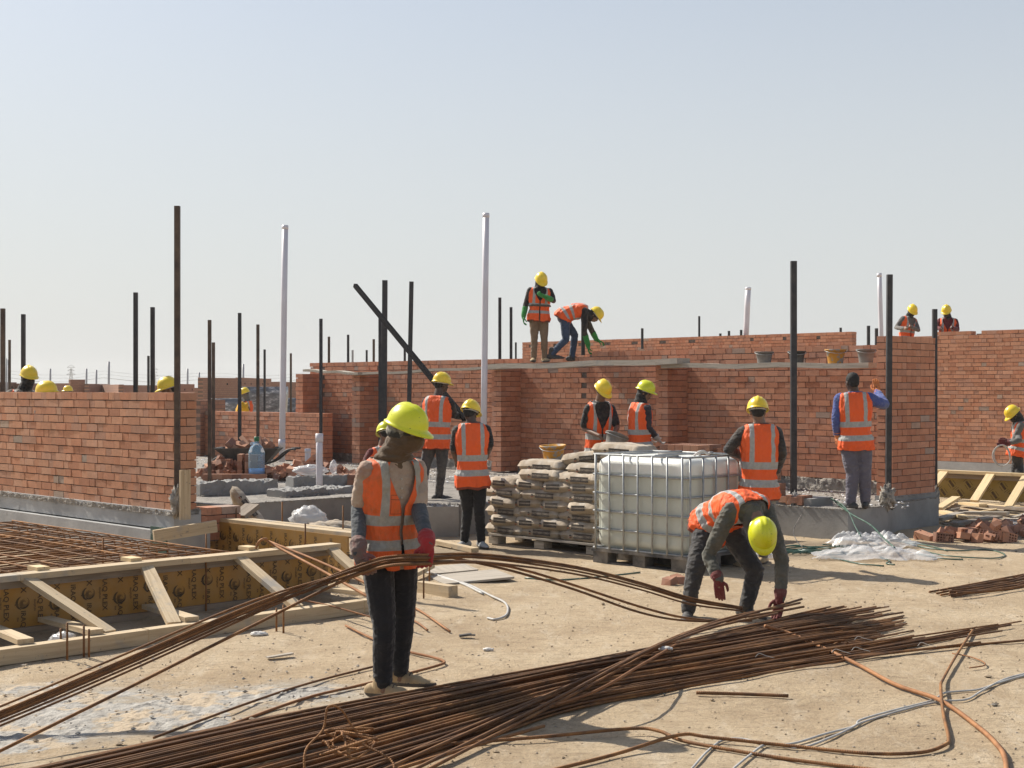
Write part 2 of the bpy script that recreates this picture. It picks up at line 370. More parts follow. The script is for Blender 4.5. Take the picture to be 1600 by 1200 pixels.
# ---------------------------------------------------------------- ground
def gh(x, y):
    """height of the ground: flat, lightly rutted"""
    p = V((x, y, 0))
    return .02 * noise.noise(p * .8) + + .010 * noise.noise(p * 3.1 + V((5, 3, 1))) + .006 * noise.noise(p * 8.3 + V((1, 3, 7))) + .006 * noise.noise(V((x * 1.2 + y * 1.2, (y - x) * 7, 9)))
def spill_h(x, y):
    if not (-3.9 <= x <= -.3 and 7.0 <= y <= 9.7): return 0
    dd = min(math.hypot((x + 2.6) / 1.1, (y - 8.05) / .9), math.hypot((x + 1.5) / .6, (y - 8.45) / .42))
    e = max(0, min(1, (1.0 - dd + .45 * noise.noise(V((x * 2, y * 2, 4)))) * 2.2))
    return max(0, e * .04 - .012)
def PG(u, v):
    p = PZ(u, v, 0)
    for _ in range(2): p = PZ(u, v, gh(p.x, p.y) + spill_h(p.x, p.y))
    return p
def grid_ground(xs, ys):
    mb = MB(); vs = [(x, y, gh(x, y) if 3 < y < 26 and abs(x) < 11 else 0) for y in ys for x in xs]; n = len(xs)
    fs = [(j * n + i, j * n + i + 1, (j + 1) * n + i + 1, (j + 1) * n + i) for j in range(len(ys) - 1) for i in range(n - 1)]
    mb.add(vs, fs); return mb
xs = [-1150, -700, -300, -120, -60, -30, -16] + list(np.linspace(-11, 11, 190)) + [16, 30, 60, 120, 300, 700, 1150]
ys = [-30, -20, -15, 0, 2] + list(np.linspace(3, 26, 210)) + [32, 45, 70, 120, 250, 600, 1150]
m, t, b = newmat('dusty ground'); M['ground'] = m
tcg = t.nodes.new('ShaderNodeNewGeometry')
def gnoise(scale, detail=5, rough=.6, stretch=(1, 1, 1), rot=0, dist=0):
    mp = t.nodes.new('ShaderNodeMapping'); t.links.new(tcg.outputs['Position'], mp.inputs[0]); mp.inputs['Scale'].default_value = stretch; mp.inputs['Rotation'].default_value = (0, 0, rot)
    n = N(t, 'ShaderNodeTexNoise', Scale=scale, Detail=detail, Roughness=rough, Distortion=dist); t.links.new(mp.outputs[0], n.inputs['Vector']); return n.outputs['Fac']
c0 = ramp(t, gnoise(.8, 6, .65), [(.3, (.38, .285, .18)), (.5, (.50, .39, .255)), (.72, (.57, .465, .32))]).outputs[0]
c0 = mixc(t, mth(t, 'MULTIPLY', ramp(t, gnoise(5, 6, .7, (1, 3, 1), .6), [(.45, (0, 0, 0)), (.7, (1, 1, 1))]).outputs[0], .38), c0, (.30, .22, .145))
c0 = mixc(t, mth(t, 'MULTIPLY', ramp(t, gnoise(55, 4, .7), [(.48, (0, 0, 0)), (.68, (1, 1, 1))]).outputs[0], .55), c0, (.22, .17, .12))
c0 = mixc(t, mth(t, 'MULTIPLY', ramp(t, gnoise(1.7, 7, .75, (1, 1, 1), 0, 1.2), [(.46, (0, 0, 0)), (.62, (1, 1, 1))]).outputs[0], .42), c0, (.31, .225, .14))
c0 = mixc(t, mth(t, 'MULTIPLY', ramp(t, gnoise(2.6, 7, .75, (2.2, .7, 1), -.75), [(.52, (0, 0, 0)), (.66, (1, 1, 1))]).outputs[0], .35), c0, (.62, .54, .42))
c0 = mixc(t, mth(t, 'MULTIPLY', ramp(t, gnoise(11, 6, .75, (.6, 1.8, 1), .2), [(.54, (0, 0, 0)), (.64, (1, 1, 1))]).outputs[0], .5), c0, (.21, .155, .105))
c0 = mixc(t, mth(t, 'MULTIPLY', ramp(t, gnoise(90, 3, .6), [(.6, (0, 0, 0)), (.75, (1, 1, 1))]).outputs[0], .4), c0, (.62, .55, .44))
# spilled cement lying at the lower left
sp = t.nodes.new('ShaderNodeSeparateXYZ'); t.links.new(tcg.outputs['Position'], sp.inputs[0])
def blob(cx, cy, rx, ry):
    a = mth(t, 'DIVIDE', mth(t, 'SUBTRACT', sp.outputs[0], cx), rx); c = mth(t, 'DIVIDE', mth(t, 'SUBTRACT', sp.outputs[1], cy), ry)
    return mth(t, 'SQRT', mth(t, 'ADD', mth(t, 'MULTIPLY', a, a), mth(t, 'MULTIPLY', c, c)))
wob = mth(t, 'MULTIPLY', mth(t, 'SUBTRACT', gnoise(2.2, 5, .7), .5), 1.3)
d = mth(t, 'MINIMUM', blob(-2.6, 8.05, 1.15, .95), blob(-1.45, 8.5, .7, .5))
gm = ramp(t, mth(t, 'ADD', d, wob), [(.62, (1, 1, 1)), (1.05, (0, 0, 0))]).outputs[0]
gc = ramp(t, gnoise(7, 6, .7), [(.35, (.23, .215, .19)), (.6, (.44, .415, .365)), (.75, (.53, .505, .45))]).outputs[0]
c0 = mixc(t, mth(t, 'MULTIPLY', gm, mth(t, 'ADD', .45, mth(t, 'MULTIPLY', ramp(t, gnoise(3.5, 6, .75), [(.42, (0, 0, 0)), (.6, (1, 1, 1))]).outputs[0], .45))), c0, gc)
# darker soil beside the foundations
d2 = mth(t, 'MINIMUM', blob(3.2, 16.2, 1.9, 1.1), blob(-.6, 15.9, 2.3, 1.0))
g2 = ramp(t, mth(t, 'ADD', d2, mth(t, 'MULTIPLY', wob, .6)), [(.6, (1, 1, 1)), (1.1, (0, 0, 0))]).outputs[0]
c0 = mixc(t, mth(t, 'MULTIPLY', g2, .5), c0, (.17, .135, .10))
t.links.new(c0, b.inputs['Base Color']); b.inputs['Roughness'].default_value = .95; b.inputs['Specular IOR Level'].default_value = .2
p = bump(t, b, gnoise(3.2, 6, .65), .35, .04)
p = bump(t, b, gnoise(22, 6, .75), 1.0, .02, p)
p = bump(t, b, gnoise(110, 4, .7), .8, .006, p)
g = grid_ground(xs, ys).build('ground', 'ground', smooth=True); g['kind'] = 'structure'
# cement crust lump surface (real relief)
mb = MB(); n1, n2 = 120, 90
vs = []
for j in range(n2):
    for i in range(n1):
        x = -3.9 + i / (n1 - 1) * 3.6; y = 7.0 + j / (n2 - 1) * 2.7
        dd = min(math.hypot((x + 2.6) / 1.1, (y - 8.05) / .9), math.hypot((x + 1.5) / .6, (y - 8.45) / .42))
        e = max(0, min(1, (1.0 - dd + .45 * noise.noise(V((x * 2, y * 2, 4)))) * 2.2))
        z = e * (.012 + .022 * abs(noise.noise(V((x * 9, y * 9, 0)))) + .014 * abs(noise.noise(V((x * 23, y * 23, 3)))) + .01 * noise.noise(V((x * 2.5, y * 2.5, 7)))) - .012
        hole = math.hypot((x + 2.24) / .17, (y - 8.34) / .13)
        z -= max(0, 1 - hole) * .06
        vs.append((x, y, z + gh(x, y)))
mb.add(vs, [(j * n1 + i, j * n1 + i + 1, (j + 1) * n1 + i + 1, (j + 1) * n1 + i) for j in range(n2 - 1) for i in range(n1 - 1)])
M['cem'] = simple('dry cement crust', (.48, .455, .405), (.27, .25, .22), 14, .95, 1, 60, .012, spots=(3.5, .50, (.46, .37, .26)))
tag(mb.build('cement_spill', 'cem', smooth=False), 'pale grey crust of spilled cement on the sand', 'cement spill', None, 'stuff')
# small stones and clods
mb = MB(); rs = random.Random(3)
ico = [(0, 0, 1), (.9, 0, .2), (.28, .85, .2), (-.72, .53, .2), (-.72, -.53, .2), (.28, -.85, .2), (0, 0, -.6)]
icf = [(0, 1, 2), (0, 2, 3), (0, 3, 4), (0, 4, 5), (0, 5, 1), (6, 2, 1), (6, 3, 2), (6, 4, 3), (6, 5, 4), (6, 1, 5)]
def stone(mb, x, y, z, r, mi=0, rs=rs):
    q = rs.random() * 6.3; k = [rs.uniform(.6, 1.2) for _ in range(7)]
    vs = [(x + r * k[i] * (a * math.cos(q) - bb * math.sin(q)), y + r * k[i] * (a * math.sin(q) + bb * math.cos(q)) * .8, z + r * c * .6 * k[i]) for i, (a, bb, c) in enumerate(ico)]
    mb.add(vs, icf, mi)
for k in range(6000):
    Y = 6.2 * (26 / 6.2) ** rs.random(); X = rs.uniform(-.4, .4) * Y
    r = rs.choice([.003, .004, .005, .006, .008, .011]) * (1 + Y * .015)
    if rs.random() < .04: r *= rs.uniform(1.5, 2.8)
    stone(mb, X, Y, gh(X, Y) + r * .2, r, rs.choice([0, 0, 0, 0, 1]))
for k in range(260):
    a = rs.random() * 6.3; q = rs.random() ** .5; X = -2.3 + math.cos(a) * q * 1.9; Y = 8.4 + math.sin(a) * q * 1.25; r = rs.choice([.006, .01, .014, .02])
    stone(mb, X, Y, gh(X, Y) + .012 + r * .2, r, 2)
M['st1'] = simple('sand clod', (.40, .31, .21), None, 9, .95, .5); M['st2'] = simple('grey stone', (.27, .24, .20), None, 9, .95, .5)
tag(mb.build('gravel', ['st1', 'st2', 'cem']), 'small stones and clods strewn over the sandy ground', 'gravel', None, 'stuff')

# ---------------------------------------------------------------- brickwork
CRS = .0875
BR = [(.46, .205, .118), (.43, .188, .108), (.475, .222, .132), (.41, .172, .098), (.465, .21, .122), (.49, .24, .15), (.41, .20, .13), (.435, .18, .10)]
def bcol(grey=.04, tint=(1, 1, 1)):
    c = random.choice(BR); k = random.uniform(.91, 1.08)
    if random.random() < grey: c = random.choice([(.36, .24, .18), (.34, .24, .19)])
    return tuple(c[i] * k * tint[i] for i in range(3))
def brickwork(mb, P, d, L, z0, z1, th=.235, tops=None, grey=.02, tint=(1, 1, 1), skip=None, jit=.0035, start=0):
    """courses of alternating stretchers and headers from P along unit d; thickness to the left-hand back nrm; core of mortar (mat 1)"""
    d = V(d).normalized(); nb = V((-d.y, d.x, 0)) if V((-d.y, d.x, 0)).y > 0 else V((d.y, -d.x, 0)); P = V(P)
    n = int(round((z1 - z0) / CRS))
    for c in range(n):
        s = -.18 if (c + start) % 2 else 0.0; k = 0; z = z0 + c * CRS; row = random.uniform(-.002, .002)
        while s < L - .03:
            w = .24 if k % 2 == 0 else .12; k += 1
            if random.random() < .04: w = .12
            a = max(0, s); e = min(L, s + w); s += w
            if e - a < .035: continue
            if tops and z + CRS > tops((a + e) / 2) + .02: continue
            if skip and skip((a + e) / 2, c, n): continue
            o = row + random.uniform(-jit, jit); ex = 0.0
            cc = P + d * ((a + e) / 2) + nb * (th / 2 + o) + UP * (z + CRS / 2)
            split = (a == 0 or e == L) and (c % 2) == 0
            col = bcol(grey, tint)
            if split:
                mb.box(P + d * ((a + e) / 2) + nb * (th * .245 + o) + UP * (z + CRS / 2), (e - a - .006, th * .47, CRS - .0095), (d, nb, UP), 0, col, .0015)
                mb.box(P + d * ((a + e) / 2) + nb * (th * .755 + o) + UP * (z + CRS / 2), (e - a - .006, th * .47, CRS - .0095), (d, nb, UP), 0, bcol(grey, tint), .0015)
            else:
                mb.box(cc, (e - a - random.choice([.004, .006, .008]), th, CRS - random.uniform(.007, .011)), (d, nb, UP), 0, col, .0015)
        if not tops:
            mb.box(P + d * (L / 2) + nb * (th / 2) + UP * z, (L - .03, th - .03, .016), (d, nb, UP), 1)
    if tops:
        for k in range(int(L / .24)):
            h = tops(k * .24 + .12) - z0 - .02
            if h > .1: mb.box(P + d * (k * .24 + .12) + nb * (th / 2) + UP * (z0 + h / 2 - .04), (.24, th - .03, h - .1), (d, nb, UP), 1)
    else:
        mb.box(P + d * (L / 2) + nb * (th / 2) + UP * ((z0 + z1) / 2 - .02), (L - .03, th - .03, z1 - z0 - .06), (d, nb, UP), 1)
    return mb
def wall(label, P, d, L, z0, z1, parent=None, name='brick_wall', **kw):
    mb = brickwork(MB(), P, d, L, z0, z1, **kw)
    o = mb.build(name, ['brick', 'mortar'], parent)
    if not parent: tag(o, label, 'wall')
    return o
def conc(mb, P, d, L, z0, z1, th, mi=0):
    d = V(d).normalized(); nb = V((-d.y, d.x, 0)) if V((-d.y, d.x, 0)).y > 0 else V((d.y, -d.x, 0))
    return mb.box(V(P) + d * L / 2 + nb * th / 2 + UP * (z0 + z1) / 2, (L, th, z1 - z0), (d, nb, UP), mi)
def lumps(mb, P, d, L, th, z, n, r=.02, mi=0, rs=random.Random(5)):
    d = V(d).normalized(); nb = V((-d.y, d.x, 0)) if V((-d.y, d.x, 0)).y > 0 else V((d.y, -d.x, 0))
    for _ in range(n):
        q = V(P) + d * rs.uniform(0, L) + nb * rs.uniform(0, th); stone(mb, q.x, q.y, z, rs.uniform(.5, 1.3) * r, mi, rs)

def rough(mb, P, d, L, z0, z1, th, amp=.02, seed=0, mi=0, step=.035):
    d = V(d).normalized(); nb = V((-d.y, d.x, 0)) if V((-d.y, d.x, 0)).y > 0 else V((d.y, -d.x, 0)); h = z1 - z0; prof = []
    for i in range(5): prof.append((0, h * i / 5))
    for i in range(7): prof.append((th * i / 7, h))
    for i in range(5): prof.append((th, h * (1 - i / 5)))
    prof.append((th, 0)); n = len(prof); m_ = max(2, int(L / step)); vs = []
    for j in range(m_ + 1):
        for (a, b_) in prof:
            p = V(P) + d * (L * j / m_) + nb * a + UP * (z0 + b_); k = amp * (noise.noise(p * 6 + V((seed, 0, 0))) + .7 * noise.noise(p * 17) + .5 * noise.noise(p * 40))
            vs.append(p + (UP * (1 if b_ > h * .9 else .2) + nb * (-1 if a < th * .1 else 1 if a > th * .9 else 0) * .6) * k)
    mb.add(vs, [(j * n + i, (j + 1) * n + i, (j + 1) * n + i + 1, j * n + i + 1) for j in range(m_) for i in range(n - 1)] + [tuple(range(n)), tuple(range((m_ + 1) * n - 1, m_ * n - 1, -1))], mi); return mb
# near left wall, standing on its own concrete foot
LC = V((-3.43, 14.4, 0))
wl = wall('long low brick wall at the left, a tall brown post at its end', LC, E1, 6.2, .585, 1.81, grey=.025, tint=(1.08, 1.18, 1.16))  # tint lightens the brick colour itself for a sunlit look
mb = MB(); conc(mb, LC - E2 * .03, E1, 6.3, .40, .60, .32); conc(mb, LC - E2 * .10, E1, 6.4, -.05, .385, .5)
rough(mb, LC - E2 * .045, E1, 6.25, .545, .592, .3, .03, 3, 1); lumps(mb, LC - E2 * .05, E1, 6.2, .05, .59, 200, .018, 1)
mb.box(LC + E1 * .16 - E2 * .112 + UP * .28, (.30, .012, .30), (E1, E2, UP), 2)
M['green_paint'] = simple('dark green paint', (.03, .075, .055), (.05, .09, .07), 14, .7, .3, spots=(10, .6, (.25, .26, .25)))
tag(mb.build('concrete_foundation', ['conc_l', 'screed', 'green_paint']), 'pale grey two-step concrete foundation under the left brick wall, green paint at its corner', 'foundation')
mb = MB(); brickwork(mb, LC + E2 * .05 - E1 * .50, -E1, .26, .385, .735); mb2 = MB()
mb = brickwork(MB(), LC + V((.23, .38, 0)), E2 * 1, .42, .25, .60)
tag(mb.build('brick_pier', ['brick', 'mortar']), 'short stub of bricks at the foot of the left wall corner', 'brick pier')

# long wall of the house under construction (grid turned 45 degrees)
def A(u, off=0):          # point on the long wall's face at picture column u, off metres in front
    Y = (25.0 - off * 1.414) / (1 + (u - 800) / 2200); return V(((u - 800) / 2200 * Y, Y, 0))
a_r = A(1402); a_l = A(484); La = (a_l - a_r).length
s930 = (A(928) - a_r).length; s780 = (A(815) - a_r).length
def topA(s):
    if s < s930: return .545 + CRS * 22.6
    if s < s780: return .545 + CRS * 21.2
    return .545 + CRS * 21.7
def skA(s, c, n):
    if c < 12 or c > 20: return False
    for u in (503, 594, 909):
        if abs(s - (A(u) - a_r).length) < .06 and (c % 2): return True
    return False
ww = empty('brick_wall', A(900), 'long high brick wall with piers behind the scaffold planks', 'wall')
wall(None, a_r, E1, La, .545, .545 + CRS * 23, ww, 'wall_face', tops=topA, skip=skA)
def pier(u, ztop, z0=.40, L=.5, lab=None, parent=ww):
    P = A(u, L); return wall(None, P, -E1, .235, z0, ztop, parent, 'pier', th=L, tint=(1.08, 1.05, 1.0))
for u, zt in ((1025, .4 + 21 * CRS), (768, .4 + 21 * CRS), (550, .4 + 20 * CRS), (462, .4 + 20 * CRS)):
    P = A(u, .5); mb = MB(); n = int(round((zt - .4) / CRS))
    for c in range(n):
        z = .4 + c * CRS + CRS / 2; j = random.uniform(-.008, .008)
        fr = P - E1 * .117
        if c % 2:
            for q in (-.06, .06): mb.box(fr - E1 * (q + j) + E2 * .117 + UP * z, (.113, .23, .079), (E1, E2, UP), 0, bcol(), .002)
        else: mb.box(fr - E1 * j + E2 * .057 + UP * z, (.235, .113, .079), (E1, E2, UP), 0, bcol(), .002)
        s = .235 if c % 2 else .117
        while s < .5:
            wd = .24 if (s < .3) else .12; wd = min(wd, .5 - s); mb.box(fr - E1 * j * .5 + E2 * (s + wd / 2) + UP * z, (.235, wd - .005, .079), (E1, E2, UP), 0, bcol(), .002); s += wd
    mb.box(P - E1 * .117 + E2 * .26 + UP * (.4 + (zt - .4) / 2), (.19, .44, zt - .44), (E1, E2, UP), 1)
    mb.build('pier', ['brick', 'mortar'], ww)
mb = MB(); rough(mb, a_r - E2 * .06, E1, La + .3, .36, .54, .3, .035); lumps(mb, a_r - E2 * .04, E1, La, .05, .54, 260, .02, 0)
mb.build('mortar_bed', ['screed'], ww)
# low wall left of the house
wall('low dark brick wall behind the wheelbarrow', A(505, .72), E1, 6.5, .40, 1.37)
# return wall at the right corner
D0 = V((4.79, 18.5, 0))
wd = empty('brick_wall', D0, 'square brick return wall at the right corner, a hand pressed against it', 'wall')
mb = MB(); Ld = 1.12
for c in range(24):
    z = .44 + c * CRS + CRS / 2; j = random.uniform(-.004, .004)
    s = 0; k = 0
    if c % 2:
        for q in (.058, .177): mb.box(D0 - E1 * q + E2 * (.12 + j) + UP * z, (.112, .235, .078), (E1, E2, UP), 0, bcol(0), .0015)
        s = .245; k = 1
    else:
        mb.box(D0 - E1 * .1175 + E2 * (.057 + j) + UP * z, (.235, .113, .078), (E1, E2, UP), 0, bcol(0), .0015); s = .122
    while s < Ld - .03:
        w_ = (.24 if k % 2 == 0 else .12); k += 1; w_ = min(w_, Ld - s)
        mb.box(D0 - E1 * (.1175 + random.uniform(-.003, .003)) + E2 * (s + w_ / 2) + UP * z, (.235, w_ - .006, .078), (E1, E2, UP), 0, bcol(.02), .0015); s += w_
mb.box(D0 - E1 * .1175 + E2 * Ld / 2 + UP * 1.48, (.205, Ld - .03, 2.04), (E1, E2, UP), 1)
mb.build('wall_face', ['brick', 'mortar'], wd)
mb = MB(); mb.box(D0 - E1 * .115 + E2 * Ld / 2 + UP * .395, (.27, Ld + .02, .10), (E1, E2, UP), 0); lumps(mb, D0 - E1 * .26, E2, Ld, .03, .43, 60, .015, 1)
mb.build('mortar_bed', ['conc', 'screed'], wd)
# inner high wall with putlog holes
def B(u): Y = 46.0 / (1 + (u - 800) / 2200); return V(((u - 800) / 2200 * Y, Y, 0))
Lb = (B(816) - B(1331)).length
def topB(s):
    if s < .25: return 3.37 - CRS if False else 3.37
    return 3.37 + (.0 if s < 11.5 else -.02)
def skB(s, c, n):
    return c == n - 2 and (s % 1.08) > .93
wb = wall('inner brick wall with a row of square holes below its top', B(1331), E1, Lb, 1.6, 1.6 + 20 * CRS, skip=skB, tint=(1.05, 1.02, 1.0))
mb = MB(); conc(mb, B(1331), E1, Lb, 0, 1.59, .235); mb.build('wall_base', ['mortar'], None).parent = None
o = bpy.data.objects['wall_base']; o.parent = wb
# far right wall
def C(u): Y = 41.0 / (1 + (u - 800) / 2200); return V(((u - 800) / 2200 * Y, Y, 0))
Lc = (C(1405) - C(1660)).length
sC = lambda u: (C(u) - C(1660)).length
def topC(s):
    if s > sC(1462): return 3.05 - .02 if s < sC(1425) else 2.88
    for a, bq in ((1526, 1523), (1580, 1575)):
        if sC(a) < s < sC(bq): return 3.05
    return 3.16 if s < sC(1524) else 3.13
wall('long tall brick wall at the far right with a crenellated top', C(1660), E1, Lc, .23, .23 + 34 * CRS, tops=topC, tint=(1.08, 1.14, 1.14))
mb = MB(); conc(mb, C(1660) - E2 * .04, E1, Lc + .1, -.05, .225, .32)
tag(mb.build('concrete_foundation', ['conc_l']), 'pale concrete strip under the far right brick wall', 'foundation')

# house foundation slab
K = V((4.08, 17.1, 0))
mb = MB()
def prism(mb, pts, z0, z1, mi=0, mit=None):
    n = len(pts); vs = [(p[0], p[1], z0) for p in pts] + [(p[0], p[1], z1) for p in pts]
    mb.add(vs, [(i, (i + 1) % n, n + (i + 1) % n, n + i) for i in range(n)], mi); mb.add([(p[0], p[1], z1) for p in pts], [tuple(range(n))], mit if mit is not None else mi)
Kr = K + E2 * 1.97; Kb = Kr + E1 * .5 + E2 * 2
corner = [K, Kr, Kr + E2 * 2.5 + E1 * 1.0]
Lf = [V((-.55, 17.7, 0)), V((-.55, 17.7, 0)) + E2 * 0]
base_l = K + E1 * 4.65                       # where the front face turns
pts = [K, Kr, A(1480) + E2 * .6, A(300) + E2 * .6 + E1 * 2, V((-6.2, 20.2, 0)), V((-3.75, 18.0, 0)), V((-2.2, 19.45, 0)), V((-1.75, 19.0, 0)), V((-1.15, 19.05, 0)), V((-1.35, 18.0, 0)), V((-.8, 17.45, 0)), base_l + V((1.15, .2, 0)) * 0 + V((1.2, -.1, 0))]
pts = [K, V((4.72, 17.74, 0)), V((5.01, 18.30, 0)), V((5.79, 19.10, 0)), V((5.5, 19.6, 0)), A(1400) + E2 * .8, A(300) + E2 * .8 + E1 * 3, V((-9, 23.5, 0)), V((-3.72, 17.75, 0)), V((-2.1, 19.2, 0)), V((-1.22, 18.25, 0)), V((-.78, 17.9, 0)), V((.2, 18.2, 0)), V((1.5, 19.6, 0)), V((1.55, 19.65, 0))]
pts[-2:] = [K + E1 * 3.6]
prism(mb, pts, -.05, .38, 0, 1)
for q0_, q1_ in zip(pts, pts[1:] + pts[:1]):
    q0_, q1_ = V(q0_), V(q1_); L_ = (q1_ - q0_).length
    if min(q0_.y, q1_.y) < 20:
        for _ in range(int(L_ * 70)):
            q = q0_.lerp(q1_, random.random()); stone(mb, q.x, q.y, .372, random.choice([.01, .015, .02, .03]), 1)
sl = mb.build('concrete_slab', ['conc', 'screed']); tag(sl, 'rough grey foundation slab that the house walls stand on', 'slab')
# mortar crumbs over the slab
mb = MB(); rs = random.Random(11)
for k in range(2600):
    u = rs.uniform(300, 1420); off = rs.uniform(.1, 3.6) if u < 1000 else rs.uniform(.05, 2.2); q = A(u, off)
    stone(mb, q.x, q.y, .385, rs.choice([.008, .012, .016, .028]), rs.choice([0, 0, 1]), rs)
tag(mb.build('rubble', ['screed', 'brick']), 'crumbs of mortar and brick littering the slab', 'rubble', None, 'stuff')

# ---------------------------------------------------------------- far walls, one after another behind the site
def farmat(name, c1, c2, mo):
    m, t, b = newmat(name)
    a = N(t, 'ShaderNodeAttribute'); a.attribute_name = 'grain'
    br = N(t, 'ShaderNodeTexBrick', Scale=1.0, **{'Mortar Size': .008, 'Brick Width': .25, 'Row Height': .0875}); t.links.new(a.outputs['Vector'], br.inputs['Vector'])
    br.inputs['Color1'].default_value = (*c1, 1); br.inputs['Color2'].default_value = (*c2, 1); br.inputs['Mortar'].default_value = (*mo, 1)
    c = mixc(t, mth(t, 'MULTIPLY', noise_n(t, .5, 5, .7), .5), br.outputs['Color'], tuple(x * .7 for x in c1))
    t.links.new(c, b.inputs['Base Color']); b.inputs['Roughness'].default_value = .9; return m
M['far'] = farmat('far brick', (.40, .215, .14), (.34, .17, .11), (.16, .115, .09))
M['hole'] = simple('painted hole shade', (.03, .02, .018), None, 5, .9, 0)  # flat dark patches on the wall face, painted shade of putlog holes
def far_wall(u0, u1, v, Y0, Y1, label, holes=True, th=.24):
    a = PY(u0, v, Y0); c = PY(u1, v, Y1); zt = (a.z + c.z) / 2; d = V((c.x - a.x, c.y - a.y, 0)); L = d.length; d.normalize(); nb = V((-d.y, d.x, 0))
    if nb.y < 0: nb = -nb
    mb = MB(); p0 = V((a.x, a.y, 0)); n = 0
    vs = [p0, p0 + d * L, p0 + d * L + UP * zt, p0 + UP * zt, p0 + nb * th, p0 + d * L + nb * th, p0 + d * L + nb * th + UP * zt, p0 + nb * th + UP * zt]
    gr = [(0, 0, 0), (L, 0, 0), (L, zt, 0), (0, zt, 0), (0, 0, .2), (L, 0, .2), (L, zt, .2), (0, zt, .2)]
    mb.add(vs, [(0, 1, 2, 3), (5, 4, 7, 6), (3, 2, 6, 7), (4, 0, 3, 7), (1, 5, 6, 2)], 0, None, gr)
    if holes:
        s = 1.0
        while s < L - .5:
            mb.box(p0 + d * s + UP * (zt - .28) - nb * .004, (.12, .02, .09), (d, nb, UP), 1); s += 1.5
    return tag(mb.build('brick_wall', ['far', 'hole']), label, 'wall')
far_wall(-60, 26, 597, 76, 82, 'far brick wall at the left edge behind two brown posts')
far_wall(20, 110, 599, 82, 78, 'far brick wall beneath the pylon')
far_wall(110, 133, 593, 74, 74.5, 'narrow far brick wall a little taller than its neighbours')
far_wall(132, 162, 600, 74, 80, 'far brick wall right of the narrow tall one')
far_wall(160, 186, 601, 78, 72, 'small far brick panel left of the black posts', False)
far_wall(185, 262, 602, 72, 84, 'dark far brick wall behind the two black posts')
far_wall(255, 304, 600, 68, 74, 'far brick wall behind the brown corner post')
far_wall(300, 318, 606, 88, 88, 'sunken far brick wall between two taller ones', False)
far_wall(317, 378, 590.5, 62, 66, 'large sunlit far brick wall behind a pair of posts')
far_wall(376, 424, 591, 66, 74, 'shaded far brick wall behind the plastic wrapped pallets')
far_wall(422, 500, 597, 76, 84, 'far brick wall behind the white pipe')
far_wall(313, 352, 625, 30.5, 31.5, 'low piece of brick wall with a broken end behind the left wall', False)

# scaffold planks, thin posts, pipes
def plank(a, b, w_, h, label, mat='wood_old'):
    mb = MB(); a = V(a); b = V(b); n = 10; prev = a
    for k in range(n):
        q = a.lerp(b, (k + 1) / n) + UP * (.012 * math.sin((k + 1) * 1.3)); 
        if k == n - 1: q = b
        mb.beam(prev, q, w_, h); prev = q
    tag(mb.build('scaffold_plank', mat), label, 'plank', 'planks of the scaffold')
def AP(u, v, off): p = A(u, off); return PY(u, v, p.y)
plank(AP(765, 574, .62), AP(1068, 564, .62), .32, .085, 'thick weathered plank that two workers stand on')
plank(AP(1042, 572, .50), AP(1366, 570.5, .5), .30, .07, 'weathered plank carrying the row of mortar tubs')
plank(AP(480, 579, .55), AP(566, 583.5, .55), .22, .045, 'short thin plank sloping down over the leftmost piers')
plank(AP(561, 585, .45), AP(772, 574, .45), .24, .045, 'long thin plank behind the slanting pole')
def post(u, vt, vb, Y, wd, mat='steel', label='', name='steel_post', du=0, sq=True, cat='post', group='upright posts of the site', z0=None):
    a = PY(u, vb, Y); c = PY(u + du, vt, Y); 
    if z0 is not None and du == 0: a.z = z0
    mb = MB()
    if sq: mb.tube([a, a.lerp(c, .5), c], wd * .7071, 4, 0, True, True)
    else: mb.tube([a, a.lerp(c, .5), c], wd * .5, 16)
    o = mb.build(name, mat, None, smooth=not sq); tag(o, label, cat, group); return o
S153 = 14.25
post(277, 322, 800, S153, .053, 'steel_b', 'tall rusty brown post at the corner of the left wall')
post(212, 457, 620, 18, .05, 'steel', 'black post rising behind the left wall, taller of a close pair')
post(238.5, 480, 620, 18.5, .05, 'steel', 'black post rising behind the left wall, shorter of a close pair', z0=.38)
post(232, 556, 620, 34, .05, 'steel', 'thin black post just left of a shorter thick one', z0=0)
post(4.5, 482, 650, 18, .05, 'steel_b', 'brown post at the very left edge of the picture', z0=.38)
post(15, 531, 650, 34, .05, 'steel_b', 'short thin brown post beside the leftmost post', z0=0)
post(36.5, 491, 650, 19.5, .05, 'steel', 'dark post rising behind the bearded worker with a yellow helmet', z0=.38)
post(327.5, 500, 626, 22, .05, 'steel_b', 'brown post on the broken low wall, taller of a pair', z0=.4)
post(333.5, 535, 626, 24, .048, 'steel_b', 'brown post on the broken low wall, shorter of a pair', z0=.4)
post(374.5, 489, 690, 24.5, .055, 'steel', 'black post above the wheelbarrow', z0=.38)
post(403, 507, 645, 26, .052, 'steel_b', 'brown post left of the tall white pipe', z0=0)
post(413.5, 546, 645, 34, .05, 'steel', 'thinner dark post just left of the tall white pipe', z0=0)
post(454.5, 552, 650, 36, .05, 'steel_b', 'thin dark post just right of the tall white pipe', z0=0)
post(501.5, 498, 705, 27.2, .06, 'steel', 'black post standing in the gap between the two leftmost piers', z0=.4)
